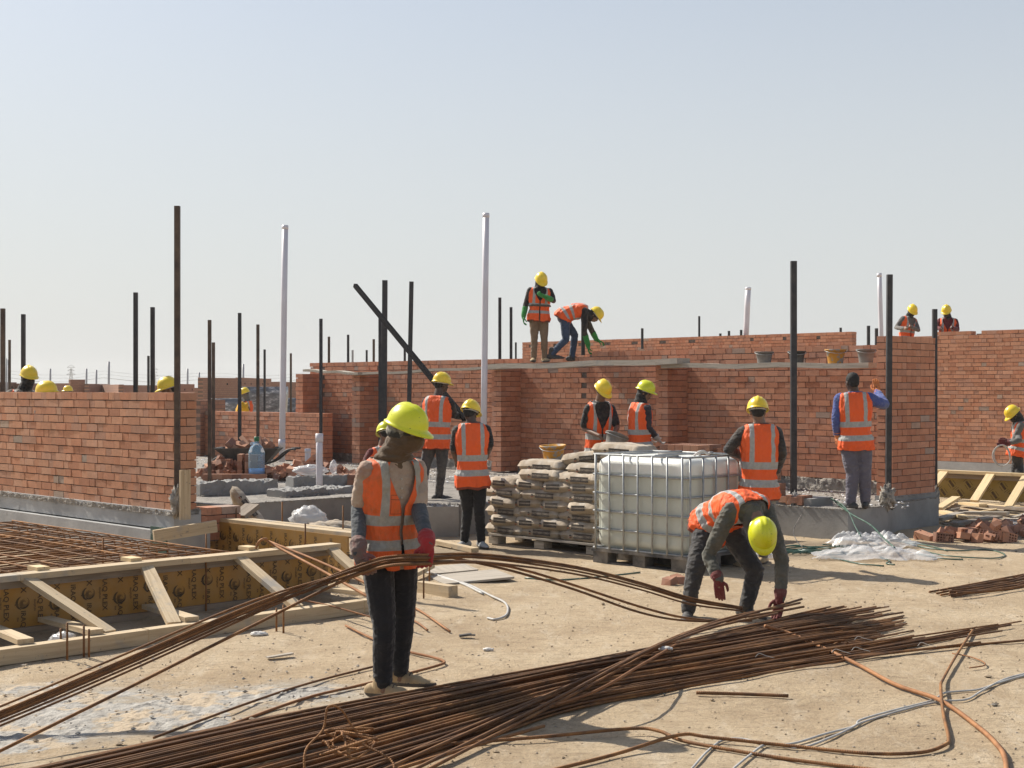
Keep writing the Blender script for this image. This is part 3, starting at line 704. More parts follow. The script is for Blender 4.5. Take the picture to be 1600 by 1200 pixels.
for u, v, Y, mt, lb in ((514, 526, 34, 'steel_b', 'short brown post end above the left part of the long wall'), (544, 523, 34, 'steel', 'short black post end above the long wall, tallest of four'), (551, 547, 40, 'pvc_g', 'stubby grey post end beside a taller black one'), (573, 547, 40, 'steel', 'stubby black post end above the second pier'), (584, 530, 34, 'steel_b', 'short brown post end left of the black pair of posts'), (632.5, 545, 34, 'steel', 'short black post end just left of a leaning post'), (806, 535, 40, 'steel', 'stubby black post end beside the boots of the standing worker')):
    post(u, v, 570, Y, .055, mt, lb, z0=0)
post(594, 495, 700, 25.9, .06, 'steel', 'black post behind the slanting pole, left of a thicker one', z0=.4)
post(600, 438, 700, 23.5, .085, 'steel', 'thick dark post crossed by the slanting pole', du=1.5, z0=None)
post(638, 440, 700, 23.5, .07, 'steel', 'slightly leaning dark post crossed by the slanting pole near its middle', du=5)
post(781, 465, 560, 27, .06, 'steel', 'black post left of the worker standing on the plank, taller of a pair', z0=0)
post(798.5, 480, 560, 29, .06, 'steel', 'black post left of the worker standing on the plank, shorter of a pair', z0=0)
post(911, 480, 555, 23.95, .062, 'steel', 'dark post in front of the worker bending on the plank')
post(1003.5, 513, 545, 36, .062, 'steel', 'short black post against the inner wall')
for u, v, Y, lb in ((1092.5, 494, 44, 'thin dark post above the inner wall with a row of holes'), (1125.5, 521, 47, 'first tiny post end above the inner wall, widest of three'), (1139, 517, 47, 'tiny post end in the middle of three above the inner wall'), (1158, 515.5, 47, 'tiny post end next to the slanted white pipe'), (1313.5, 512, 40, 'tiny post end above the right end of the inner wall'), (1357, 509, 30, 'short dark post left of the pink white pipe'), (1369.5, 513, 30, 'short leaning dark post touching the pink white pipe')):
    post(u, v, 560, Y, .06 if Y < 45 else .075, 'steel', lb, z0=1.6 if Y > 40 else 0)
post(1240, 408, 772, 17.9, .073, 'steel', 'tall dark post rising between the tub row and the man in blue')
post(1388, 429, 772, 17.9, .066, 'steel', 'tall dark post in front of the square return wall', du=2)
post(1460.5, 483, 818, 19.6, .06, 'steel', 'dark post at the outer edge of the square return wall')
for u, v, Y in ((78.5, 576, 120), (135, 576, 118), (150.5, 578, 120), (170, 565, 100), (293, 576, 120), (311, 582, 120), (380, 569, 110)):
    post(u, v, 606, Y, .17, 'pvc_g', 'thin pale pipe end rising over the far brick walls', 'vent_pipe', sq=False, cat='pipe', group='pale pipe ends above the far walls', z0=0)
for u, v, lb in ((10, 560, 'pale thin pipe left of two between the leftmost posts'), (12.8, 562, 'pale thin pipe right of two between the leftmost posts')):
    post(u, v, 606, 60, .055, 'pvc_g', lb, 'vent_pipe', sq=False, cat='pipe', group='pale pipe ends above the far walls', z0=0)
def wpipe(u, vt, vb, Y, dia, label, du=0, collars=(), mat='pvc'):
    a = PY(u, vb, Y); c = PY(u + du, vt, Y)
    r = empty('drain_pipe', a, label, 'pipe', 'white plastic pipes standing in the house')
    mb = MB(); mb.tube([a, a.lerp(c, .33), a.lerp(c, .66), c], dia / 2, 18); mb.tube([c - UP * .07, c - UP * .005], dia / 2 + .004, 18); mb.build('pipe_shaft', mat, r, True)
    for v in collars:
        q = PY(u, v, Y); mb = MB(); mb.tube([q - UP * .06, q + UP * .06], dia / 2 + .008, 18); mb.build('pipe_collar', mat, r, True)
wpipe(440.5, 352, 722, 24.3, .105, 'tall white pipe standing behind the water bottle, slightly leaning', 5, (692,))
wpipe(755.5, 333, 700, 23.2, .105, 'tallest white pipe, behind the worker in a black tee shirt', 4)
wpipe(499, 680, 772, 20.3, .095, 'short white pipe stub right of the brick heap', 0, (684,))
wpipe(481, 701, 722, 24, .10, 'small white pipe stub against the shaded wall')
wpipe(1165, 449, 540, 40, .16, 'slanted white pipe above the inner wall', 4)
wpipe(1378, 427, 560, 27, .085, 'pinkish white pipe beside the tall dark post', -4)
wpipe(722, 700, 775, 21, .10, 'white pipe stub behind the legs of the worker with the pole')

# pylon and power line far away
pr = PY(111, 600, 900); py = empty('power_pylon', V((pr.x, pr.y, 0)), 'faint lattice power pylon on the far horizon', 'pylon')
def pylon_mb(px, Y, vt):
    mb = MB(); p = PY(px, vt, Y); H = p.z; x = p.x
    for sx in (-1, 1):
        for sy in (-1, 1): mb.beam((x + sx * 1.5, Y + sy * 1.5, 0), (x + sx * .3, Y + sy * .3, H * .82), .22, .22)
    mb.beam((x, Y, H * .8), (x, Y, H), .4, .4)
    for k in range(8):
        z = H * .1 * k; s = 1.5 - 1.2 * k / 8.2; z2 = H * .1 * (k + 1); s2 = 1.5 - 1.2 * (k + 1) / 8.2
        mb.beam((x - s, Y - s, z), (x + s2, Y - s2, z2), .22, .22); mb.beam((x + s, Y - s, z), (x - s2, Y - s2, z2), .22, .22)
    for f, wv in ((.6, 2.9), (.74, 2.1), (.86, 2.6)):
        mb.beam((x - wv, Y, H * f), (x + wv, Y, H * f), .3, .3)
        for sg in (-1, 1): mb.beam((x, Y, H * f + 1.6), (x + sg * wv, Y, H * f), .2, .2); mb.beam((x + sg * wv, Y, H * f), (x + sg * wv, Y, H * f - 1.6), .25, .25)
    return mb, H
mb, H1 = pylon_mb(111, 900, 568); mb.build('lattice_tower', 'galv', py)
p2 = PY(241, 600, 1000); py2 = empty('power_pylon', V((p2.x, p2.y, 0)), 'faint power pylon half hidden behind the black posts', 'pylon')
mb, H2 = pylon_mb(241, 1000, 572); mb.build('lattice_tower', 'galv', py2)
for k, (f, off) in enumerate(((.56, -3), (.56, 3), (.70, 2.1), (.82, 2.6))):
    mb = MB(); pts = []
    for q in range(0, 25):
        t_ = q / 24; x = (1 - t_) * (pr.x - 330) + t_ * (p2.x + 110); Y = 860 + 150 * t_
        tt = (x - pr.x) / (p2.x - pr.x); sag = 4 * (tt % 1) * (1 - (tt % 1)) * 4
        pts.append((x + off * .3, Y, (H1 + (H2 - H1) * tt) * f - sag))
    mb.tube(pts, .09, 4)
    tag(mb.build('power_cable', 'galv'), 'thin power line strung between the far pylons', 'cable', 'power lines on the horizon')
# ---------------------------------------------------------------- IBC water tank on its plastic pallet
tc_ = V((1.74, 14.08, 0)); tl = V((.865, 14.93, 0)); ta = (tl - tc_).normalized(); tb = V((-ta.y, ta.x, 0)); tb = tb if tb.y > 0 else -tb
def T(s, d, z): return tc_ + ta * s + tb * d + UP * z          # s along the front (to the left), d back
TW, TD = 1.22, 1.0
tk = empty('water_tank', T(TW / 2, TD / 2, 0), 'big white caged water tank with a red tap cap on top', 'water tank')
mb = MB(); nz = 26; nh = 80; vs = []
def sup(q, a, b2, e=.18):
    c, s_ = math.cos(q), math.sin(q); return (math.copysign(abs(c) ** e, c) * a, math.copysign(abs(s_) ** e, s_) * b2)
for j in range(nz + 1):
    f = j / nz; z = .17 + .965 * f; edge = min(f, 1 - f) * .965
    ins = 0 if edge > .10 else .10 - math.sqrt(max(0, .01 - (.10 - edge) ** 2))
    for k in range(nh):
        q = 2 * math.pi * k / nh; x, y = sup(q, TW / 2 - .016 - ins * .7, TD / 2 - .016 - ins * .7, .14)
        rib = .014 * max(0, math.cos(k / nh * 2 * math.pi * 9.5)) ** .5 if .12 < f < .9 else 0
        L_ = math.hypot(x, y); x -= x / L_ * rib; y -= y / L_ * rib
        vs.append(T(TW / 2 + x, TD / 2 + y, z))
fs = [(j * nh + k, j * nh + (k + 1) % nh, (j + 1) * nh + (k + 1) % nh, (j + 1) * nh + k) for j in range(nz) for k in range(nh)]
fs += [tuple(range(nh)), tuple(range(nz * nh, (nz + 1) * nh))]
mb.add(vs, fs); bt = mb.build('tank_body', 'tank', tk, True)
mb = MB(); mb.lathe([(.0, .03), (.105, .03), (.11, .02), (.11, 0), (.12, -.01)], T(TW / 2, TD / 2, 1.14), 24); mb.build('filler_lid', 'black_pl', tk, True)
fr = empty('steel_cage', (0, 0, 0), None, None); fr.parent = tk
def cage(nm, mbx): mbx.build(nm, 'galv', tk, True)
mb = MB()
for z in (.17, .37, .56, .75, .945, 1.155):
    rr = .011; ring = [T(0, 0, z), T(TW, 0, z), T(TW, TD, z), T(0, TD, z), T(0, 0, z)]
    for a_, b_ in zip(ring[:-1], ring[1:]): mb.tube([a_, b_], rr, 8)
cage('horizontal_bar', mb)
mb = MB()
for k in range(7): s = TW * (k + .2) / 6.4; mb.tube([T(s, -.012, .16), T(s, -.012, 1.155)], .0105, 8); mb.tube([T(s, TD + .012, .16), T(s, TD + .012, 1.155)], .0105, 8)
for k in range(5): d = TD * (k + .25) / 4.6; mb.tube([T(-.012, d, .16), T(-.012, d, 1.155)], .0105, 8); mb.tube([T(TW + .012, d, .16), T(TW + .012, d, 1.155)], .0105, 8)
for q in (.33, .67): mb.tube([T(TW * q, 0, 1.165), T(TW * q, TD, 1.165)], .0105, 8)
cage('vertical_bar', mb); bpy.data.objects.remove(fr)
mb = MB()
for s in (.09, .61, 1.13):
    for d in (.08, .5, .92): mb.box(T(s, d, .065), (.20 if s != .61 else .16, .15, .13), (ta, tb, UP))
mb.box(T(.61, .5, .145), (TW + .04, TD + .03, .03), (ta, tb, UP)); 
for d in (.08, .5, .92): mb.box(T(.61, d, .012), (TW, .12, .018), (ta, tb, UP))
mb.build('pallet_base', 'black_pl', tk)
# rope and red cap lying on the tank
q = PY(1092, 712, 14.5)
mb = MB(); mb.tube(smooth_path([q + V((-.05, 0, .0)), q + V((.0, -.02, .04)), q + V((.05, .0, .045)), q + V((.09, .01, .02)), q + V((.12, .02, .03))]), .013, 7); mb.tube(smooth_path([q + V((.0, 0, .05)), q + V((.01, .0, .0)), q + V((.06, .0, -.02))]), .012, 7)
tag(mb.build('rope_knot', 'white_rag', smooth=True), 'dirty white rope knot tied on the tank cage', 'rope')
mb = MB(); mb.tube(smooth_path([q + V((-.045, -.05, -.01)), q + V((-.03, -.06, -.05)), q + V((.01, -.07, -.075)), q + V((.035, -.07, -.08))]), [.014, .015, .016, .017] + [.018] * 21, 8)
tag(mb.build('tap_handle', 'red_pl', smooth=True), 'red plastic handle dangling from the tank cage', 'handle')

# ---------------------------------------------------------------- cement sacks on a wooden pallet
SA = V((1.02, 15.35, 0)); SB = V((-.02, 15.95, 0)) * 0 + V((-.33, 16.35, 0))     # front edge right -> left
sa = E1; sb = E2
def SP(s, d, z): return V((.93, 15.5, 0)) + sa * s + sb * d + UP * z
pl = empty('wooden_pallet', SP(.8, .5, 0), 'worn wooden pallet under the stack of cement sacks', 'pallet')
for s in (.0, .8, 1.55):
    mb = MB()
    for d in (.06, .5, .94): mb.box(SP(s + .07, d, .06), (.15, .14, .085), (sa, sb, UP))
    mb.build('block', 'wood_old', pl)
mb = MB()
for d in (.02, .27, .5, .73, .98): mb.box(SP(.8, d, .13), (1.75, .12, .022), (sa, sb, UP))
mb.build('deck_board', 'wood_old', pl)
mb = MB()
for d in (.06, .5, .94): mb.box(SP(.8, d, .009), (1.7, .12, .018), (sa, sb, UP))
mb.build('bottom_board', 'wood_dark', pl)
def sack_mesh(seed, L=.655, W=.455, H=.14):
    rs = random.Random(seed); mb = MB(); nx, ny = 18, 14; vs = []; fs = []
    def surf(i, j, top):
        x = (i / nx - .5); y = (j / ny - .5); ex = 1 - abs(2 * x) ** 6; ey = 1 - abs(2 * y) ** 4
        h = H / 2 * (max(0, ex) ** .16) * (max(0, ey) ** .22) * (1.0 if top else 1.0)
        h *= 1 + .10 * noise.noise(V((x * 4, y * 4, seed * 3.7))); cr = .012 * noise.noise(V((x * 11, y * 9, seed * 1.3 + (5 if top else 0))))
        cx = 1 - .05 * abs(2 * y) ** 3; cy = 1 - .06 * abs(2 * x) ** 4
        return (x * L * cx, y * W * cy, (h if top else -h) + cr * (1 if h > .01 else 0) + .012 * noise.noise(V((x * 2.2, y * 2, seed * 2.1))))
    for top in (1, 0):
        o = len(vs)
        for j in range(ny + 1):
            for i in range(nx + 1): vs.append(surf(i, j, top))
        for j in range(ny):
            for i in range(nx):
                f = (o + j * (nx + 1) + i, o + j * (nx + 1) + i + 1, o + (j + 1) * (nx + 1) + i + 1, o + (j + 1) * (nx + 1) + i); fs.append(f if top else f[::-1])
    mb.add(vs, fs)
    return mb
protos = []
for k in range(5):
    mb = sack_mesh(k + 1); r = mb.build('cement_sack', 'paper', None, True); tag(r, 'x', 'cement sack', 'cement sacks stacked on the pallet')
    for f_ in range(2):
        lb = MB(); s_ = -1 if f_ == 0 else 1
        if f_ == 0: cen, xa, ya, nn = V((.07, -.226, .0)), V((1, 0, 0)), V((0, .04, 1)).normalized(), V((0, -1, 0)); wd_ = .27
        else: cen, xa, ya, nn = V((-.323, .03, 0)), V((0, -1, 0)), V((.04, 0, 1)).normalized(), V((-1, 0, 0)); wd_ = .19
        lb.box(cen + nn * .0, (wd_, .006, .060), (xa, nn, ya), 0)
        put_text(lb, 'NORTHERN CEMENT', wd_ / 8.6, cen + nn * .0045, xa, ya, 1)
        c2 = cen - xa * (wd_ / 2 + .05) + nn * .001
        lb.box(c2, (.034, .003, .012), (xa, nn, ya), 0); lb.box(c2 + ya * .008, (.016, .003, .008), (xa, nn, ya), 0); lb.box(c2 - ya * .02, (.028, .003, .012), (xa, nn, ya), 2)
        lb.build('printed_label', ['lab_dark', 'lab_pale', 'lab_red'], r)
    protos.append(r)
used = set()
def sack(k, s, d, z, ang, tilt=0, label='dusty paper cement sack stacked on the pallet', pitch=0, loc=None):
    src = protos[k % 5]; loc = loc if loc is not None else SP(s, d, z); base = math.atan2(-sa.y, -sa.x)
    rot = Matrix.Rotation(base + ang, 4, 'Z') @ Matrix.Rotation(tilt, 4, 'X') @ Matrix.Rotation(pitch, 4, 'Y')
    if k % 5 not in used: used.add(k % 5); src.location = loc; src.rotation_euler = rot.to_euler(); src['label'] = label; return src
    return copy_thing(src, loc, rot.to_euler(), label)
rs = random.Random(21); H_ = .108; kk = 0
for lay in range(7):
    z = .195 + lay * H_
    off = .0 if lay % 2 else .12
    cells = []
    if lay % 2 == 0: cells = [(.28 + .6 * i + .0, .20, 0) for i in range(3)] + [(.28 + .6 * i, .62, 0) for i in range(3)] + [(-.02 + .6 * i, 1.02, 0) for i in range(3)]
    else: cells = [(.20 + .43 * i, .29, math.pi / 2) for i in range(4)] + [(.20 + .43 * i, .88, math.pi / 2) for i in range(4)]
    for s, d, a in cells:
        if lay == 6 and s > 1.35: continue
        if lay >= 4 and s > 1.55: continue
        sack(kk, s + rs.uniform(-.03, .03), d + rs.uniform(-.02, .02), z + rs.uniform(-.006, .006), a + rs.uniform(-.06, .06), rs.uniform(-.05, .05)); kk += 1
z = .195 + 7 * H_
sack(kk, .95, .25, z + .0, .05, .02, 'dusty cement sack under the orange tub and the two topmost sacks'); kk += 1
sack(kk, .22, .28, z + .0, -.05, .06, 'cement sack right below the two topmost sacks, next to the tank'); kk += 1
sack(kk, .60, .72, z, .4, .03, 'cement sack lying askew at the back of the top row'); kk += 1
sack(kk, .12, .85, z, .1, .03, 'cement sack at the back corner of the top row'); kk += 1
sack(kk, .42, .42, z + .115, .25, .03, 'torn looking cement sack second from the top of the stack', -.10); kk += 1
sack(kk, .02, .50, z + .205, .12, .02, 'topmost cement sack of the stack, beside the tank corner', .04); kk += 1
sack(kk, 0, 0, 0, .8, -.6, 'torn half empty cement sack slumped against the foundation', .9, V((-3.1, 16.6, .38))); kk += 1

def tub(loc, r, h, label, mat='bucket_y', tilt=None, cat='mortar tub', group=None, full=True):
    t_ = empty('mortar_tub', loc, label, cat, group)
    mb = MB(); o = V(loc)
    mb.lathe([(r * .72, 0), (r * .78, h * .35), (r * .93, h * .9), (r * 1.06, h * .93), (r * 1.06, h), (r * .95, h), (r * .74, h * .3), (0, h * .25)], o, 28, sy=.95); mb.add([o + V((r * .72 * math.cos(k * .2244), r * .68 * math.sin(k * .2244), .001)) for k in range(28)], [tuple(range(27, -1, -1))])
    mb.build('tub_shell', mat, t_, True)
    if full: mb = MB(); mb.lathe([(r * .91, h * .80), (r * .5, h * .86), (0, h * .95)], o, 20); mb.build('mortar_fill', 'wet', t_, True)
    mb = MB(); mb.tube(smooth_path([o + V((-r * 1.05, 0, h * .9)), o + V((-r * .8, -r * .75, h * .78)), o + V((0, -r * 1.12, h * .7)), o + V((r * .8, -r * .75, h * .78)), o + V((r * 1.05, 0, h * .9))], 4), .004, 5); mb.build('wire_handle', 'galv', t_, True)
    if tilt: t_.rotation_euler = tilt
    return t_
def tub_px(u, v, w_, hh, off, label, mat, **k):
    p = A(u, off); q = PY(u, v, p.y); S = 2200 / p.y; return tub(q, w_ / S / 2 / 1.06, hh / S, label, mat, **k)
tub_px(1194, 568.5, 30, 19, .5, 'grey orange mortar tub nearest the middle of the plank', 'bucket_g', group='mortar tubs on the plank')
tub_px(1245, 568.5, 29, 20, .5, 'dark mortar tub half hidden by the tall post', 'dark_metal', group='mortar tubs on the plank')
tub_px(1305.5, 568, 34, 22, .5, 'bright orange mortar tub on the plank, heaped full', 'bucket_y', group='mortar tubs on the plank')
tub_px(1353, 567.5, 31, 22, .5, 'grey caked mortar tub nearest the return wall', 'bucket_g', group='mortar tubs on the plank')
tub(SP(1.12, .5, .195 + 7 * H_ + .03), .15, .20, 'battered orange tub standing on the cement sacks', 'bucket_y', (.06, -.05, 0))

# ---------------------------------------------------------------- bricks: one perforated, one plain, copied
def brick_mesh(L=.24, W=.115, H=.075, holes=True, nx=6, ny=3):
    mb = MB()
    if not holes: mb.box((0, 0, 0), (L, W, H), None, 0, (.41, .175, .10), .002); return mb
    hx, hy, hz = L / 2, W / 2, H / 2; cw, ch_ = L * .9 / nx, W * .84 / ny; r = min(cw, ch_) * .36
    for s in (1, -1):
        z = hz * s
        def quad(x0, y0, x1, y1):
            f = [(x0, y0, z), (x1, y0, z), (x1, y1, z), (x0, y1, z)]; mb.add(f, [(0, 1, 2, 3) if s > 0 else (3, 2, 1, 0)])
        bx, by = L * .05, W * .08
        quad(-hx, -hy, hx, -hy + by); quad(-hx, hy - by, hx, hy); quad(-hx, -hy + by, -hx + bx, hy - by); quad(hx - bx, -hy + by, hx, hy - by)
        for i in range(nx):
            for j in range(ny):
                cx = -hx + bx + cw * (i + .5); cy = -hy + by + ch_ * (j + .5)
                oc = [(cx + r * math.cos(R_(22.5 + 45 * k)), cy + r * math.sin(R_(22.5 + 45 * k)), z) for k in range(8)]
                sq = [(cx + cw / 2, cy + ch_ / 2, z), (cx - cw / 2, cy + ch_ / 2, z), (cx - cw / 2, cy - ch_ / 2, z), (cx + cw / 2, cy - ch_ / 2, z)]
                fs = [(8, 9, 2, 1), (9, 10, 4, 3), (10, 11, 6, 5), (11, 8, 0, 7), (8, 1, 0), (9, 3, 2), (10, 5, 4), (11, 7, 6)]
                mb.add(oc + sq, fs if s < 0 else [f[::-1] for f in fs])
                if s > 0: mb.add(oc + [(x, y, -hz) for x, y, _ in oc], [(k, (k + 1) % 8, 8 + (k + 1) % 8, 8 + k) for k in range(8)])
    for f in ([(-hx, -hy), (hx, -hy)], [(hx, -hy), (hx, hy)], [(hx, hy), (-hx, hy)], [(-hx, hy), (-hx, -hy)]):
        (a0, b0), (a1, b1) = f; mb.add([(a0, b0, -hz), (a1, b1, -hz), (a1, b1, hz), (a0, b0, hz)], [(0, 1, 2, 3)])
    for i in range(len(mb.c)): mb.c[i] = (.44, .185, .10)
    return mb
m, t, b = newmat('loose brick'); M['brick_loose'] = m
oi = t.nodes.new('ShaderNodeObjectInfo'); r = ramp(t, oi.outputs['Random'], [(0, (.20, .10, .07)), (.5, (.38, .175, .10)), (1, (.45, .24, .15))])
col = mixc(t, mth(t, 'MULTIPLY', ramp(t, noise_n(t, 12, 5, .7), [(.45, (0, 0, 0)), (.75, (1, 1, 1))]).outputs[0], .3), r.outputs[0], (.36, .30, .25))
t.links.new(col, b.inputs['Base Color']); b.inputs['Roughness'].default_value = .9; bump(t, b, noise_n(t, 60, 4, .7), .4, .003)
mbp = brick_mesh(); BP = mbp.build('loose_brick', 'brick_loose'); BS = brick_mesh(holes=False).build('loose_brick', 'brick_loose')
hb = MB(); 
ic = random.Random(4)
vs = []
for dx, dy, dz in [(-1, -1, -1), (1, -1, -1), (1, 1, -1), (-1, 1, -1), (-1, -1, 1), (.4, -1, 1), (.7, 1, .6), (-1, 1, 1)]: vs.append((dx * .06, dy * .055, dz * .037))
hb.add(vs, [(3, 2, 1, 0), (4, 5, 6, 7), (0, 1, 5, 4), (1, 2, 6, 5), (2, 3, 7, 6), (3, 0, 4, 7)], 0, (.41, .18, .10)); BH = hb.build('broken_brick', 'brick_loose')
b_used = set()
def brick(kind, loc, rot, label, group, sc=None):
    src = {'p': BP, 's': BS, 'h': BH}[kind]
    if kind not in b_used:
        b_used.add(kind); src.location = V(loc); src.rotation_euler = rot; tag(src, label, 'brick', group); return src
    r = src.copy(); COL.objects.link(r); r.location = V(loc); r.rotation_euler = rot; tag(r, label, 'brick', group)
    if sc: r.scale = sc
    return r
def heap(cx, cy, rx, ry, n, hmax, z0, label, group, kinds='psh', rs=None, axis=None):
    rs = rs or random.Random(int(cx * 100 + cy)); ax = axis or V((1, 0, 0)); ay = V((-ax.y, ax.x, 0))
    for k in range(n):
        q = rs.random() ** .6; a = rs.random() * 6.283; X = math.cos(a) * q; Yy = math.sin(a) * q
        h = hmax * max(0, 1 - q) * rs.uniform(.5, 1)
        p = V((cx, cy, 0)) + ax * X * rx + ay * Yy * ry
        flat = rs.random() < .45
        rot = (rs.uniform(-.25, .25) + (0 if rs.random() < .6 else 1.57), rs.uniform(-.3, .3), rs.random() * 6.28) if flat else (rs.uniform(-1, 1), rs.uniform(-.9, .9), rs.random() * 6.28)
        brick(rs.choice(kinds), (p.x, p.y, z0 + .045 + h), rot, label, group)
M_e1 = math.atan2(-E1.y, -E1.x)      # brick length along the walls
# rubble heap by the right corner
heap(5.85, 17.4, 1.0, .42, 46, .09, 0, 'broken or dusty brick in the rubble heap by the right corner', 'bricks in the right rubble heap', 'pshhh', axis=V((.93, .37, 0)))
heap(6.8, 18.4, 1.0, .5, 34, .07, 0, 'brick lying in the rubble at the right edge', 'bricks in the rubble at the right edge', 'pshh', axis=V((.9, .4, 0)))
# heap and stacks on the slab at the left
heap(-3.25, 22.6, .85, .45, 75, .30, .40, 'brick tumbled in the heap between bottle and pipe stub', 'bricks tumbled between bottle and pipe stub', 'ppsh')
heap(-4.75, 22.9, .38, .3, 34, .30, .42, 'brick in the small heap beside the wheelbarrow', 'bricks beside the wheelbarrow', 'ppsh')
for lay in range(2):
    for k in range(6):
        p = PY(330 + k * 15, 741 - lay * 0, 22.3); brick('s', (p.x, p.y, .40 + .04 + lay * .078 - .06), (0, 0, .1 * (k % 2)), 'brick in the low row under the water bottle', 'bricks in the row under the bottle')
for lay in range(3):
    for k in range(3):
        p = V((-4.35 + k * .12, 22.6, 0)); brick('p', (p.x, p.y, .50 + lay * .12), (1.5708, 0, 1.5708), 'perforated brick stacked on edge left of the wheelbarrow', 'perforated bricks on edge left of the wheelbarrow')
for lay in range(2):
    for k in range(12):
        u = 508 + k * 7; p = PY(u, 750, 21.5); brick('p' if lay else 's', (p.x, p.y + .12 * (k % 2), .42 + lay * .078), (0, 0, 1.57 + .05 * (k % 3)), 'brick in the low stack right of the pipe stub', 'bricks in the stack right of the pipe stub')
# stack behind the tank
for lay in range(9):
    for k in range(9):
        for r2 in range(2):
            if lay >= 7 and k > 6 - (lay - 7) * 2: continue
            if lay == 8 and k > 5: continue
            if r2 and lay < 7: continue
            if lay < 5: continue
            p = V((2.35, 17.6, 0)) + E1 * (k * .122) + E2 * (r2 * .245)
            z = .40 + lay * .083
            if lay == 7: brick('p', p + UP * (z + .06), (1.5708, 0, M_e1), 'brick on edge in the stack behind the tank', 'bricks stacked behind the tank')
            else: brick('p', p + UP * (z + (.04 if lay > 7 else 0)), (0, 0, M_e1 + 1.5708), 'brick laid flat in the stack behind the tank', 'bricks stacked behind the tank')
# stack on the corner of the slab by the tall post
for lay in range(2):
    for k in range(5): p = V((3.38, 17.98, 0)) + E1 * (k * .118); brick('s', p + UP * (.52 + lay * .079), (0, 0, M_e1 + 1.5708), 'brick in the two course stack behind the worker by the tank', 'bricks in the two course stack')
for lay in range(4):
    for k in range(4): p = V((3.3, 18.1, 0)) + E1 * (k * .08) + E2 * .1; brick('p', p + UP * (.72 + lay * .118), (1.5708, 0, M_e1 + 1.5708), 'perforated brick on edge beside the tall post', 'perforated bricks beside the tall post')
for k in range(4): p = V((3.5, 17.85, 0)) + E1 * (-k * .082); brick('s', p + UP * .45, (1.5708 * (k % 2), 0, M_e1 + 1.5708), 'brick standing at the foot of the tall post', 'bricks at the foot of the tall post')
mb = MB(); conc(mb, V((3.72, 17.52, 0)), E1, .9, .38, .475, .5); lumps(mb, V((3.72, 17.54, 0)), E1, .9, .1, .47, 40, .02)
tag(mb.build('concrete_step', 'conc'), 'low concrete upstand at the slab edge under two courses of bricks', 'concrete step')
def blobby(nm, mat, c, r, sz, label, cat, seed=1, amp=.45, n=3.0):
    if mat in ('sheet', 'white_rag'): amp *= .5; n *= .7
    mb = MB(); nu, nv = 22, 16; vs = []
    for j in range(nv + 1):
        for i in range(nu):
            th, ph = math.pi * j / nv, 2 * math.pi * i / nu; d = V((math.sin(th) * math.cos(ph), math.sin(th) * math.sin(ph), math.cos(th)))
            k = 1 + amp * noise.noise(d * n + V((seed, seed * 2, 0))) + amp * .5 * noise.noise(d * n * 2.7 + V((0, seed, 5)))
            vs.append(V(c) + V((d.x * sz[0], d.y * sz[1], d.z * sz[2])) * k * r)
    fs = [(j * nu + i, j * nu + (i + 1) % nu, (j + 1) * nu + (i + 1) % nu, (j + 1) * nu + i) for j in range(nv) for i in range(nu)]
    mb.add(vs, fs); return tag(mb.build(nm, mat, None, True), label, cat)
M['mlump'] = simple('pale mortar lump', (.50, .46, .40), (.32, .29, .25), 14, .95, 1, 50, .02)
blobby('mortar_lump', 'mlump', PY(276, 784, 14.2), .085, (.7, .6, 1.7), 'pale mortar lump packed round the foot of the brown corner post', 'mortar', 2, .75, 4)
blobby('mortar_lump', 'mlump', PY(1386, 777, 17.75), .085, (1.0, .7, 1.6), 'ragged mortar lump at the foot of the post by the return wall', 'mortar', 5, .9, 5)
blobby('mortar_lump', 'mlump', PY(1461, 777, 19.3), .075, (.7, .7, 1.8), 'mortar smeared round the post at the outer corner', 'mortar', 7, .9, 5)
blobby('mortar_lump', 'conc', PY(1240, 787, 17.75), .085, (1.0, .7, 1.4), 'grey mortar cone at the foot of the tallest right hand post', 'mortar', 9, .6, 4)
mb = MB(); a = PY(289, 812, 14.15); mb.box(a + UP * .25, (.115, .028, .5), (E2, E1, UP)); mb2 = mb.build('timber_board', 'wood'); tag(mb2, 'upright timber board beside the brown corner post', 'timber board')

# kerbs and mortar ridges on the slab, left part
def kerb(u0, u1, v0, v1, z0, z1, th, label, mat=('conc', 'screed')):
    a = PZ(u0, v0, z0); c = PZ(u1, v1, z0); a.z = c.z = 0; d = (c - a); L = d.length; mb = MB(); rough(mb, a, d, L, z0 - .01, z1, th, .035, u0); lumps(mb, a, d, L, th, z1, int(L * 60), .02, 1); lumps(mb, a - V((0, .12, 0)), d, L, .15, z0 + .01, int(L * 90), .02, 1)
    return tag(mb.build('concrete_kerb', list(mat)), label, 'kerb')
kerb(313, 434, 776, 770, .38, .56, .35, 'grey kerb that the big water bottle stands on')
kerb(446, 552, 778, 770, .38, .47, .4, 'low mortar ridge around the short white pipe stub')
kerb(458, 545, 762, 758, .38, .53, .25, 'pale block course behind the pipe stub')
b_l = PG(658, 840)
mb = MB(); mb.box(V((-.93, 17.75, .19)), (.50, .45, .38), (V((1, .08, 0)).normalized(), V((-.08, 1, 0)).normalized(), UP)); lumps(mb, V((-1.16, 17.55, 0)), V((1, 0, 0)), .5, .4, .385, 60, .025, 1)
tag(mb.build('concrete_block', ['conc', 'screed']), 'square grey concrete block step in front of the pole carrier', 'concrete block')

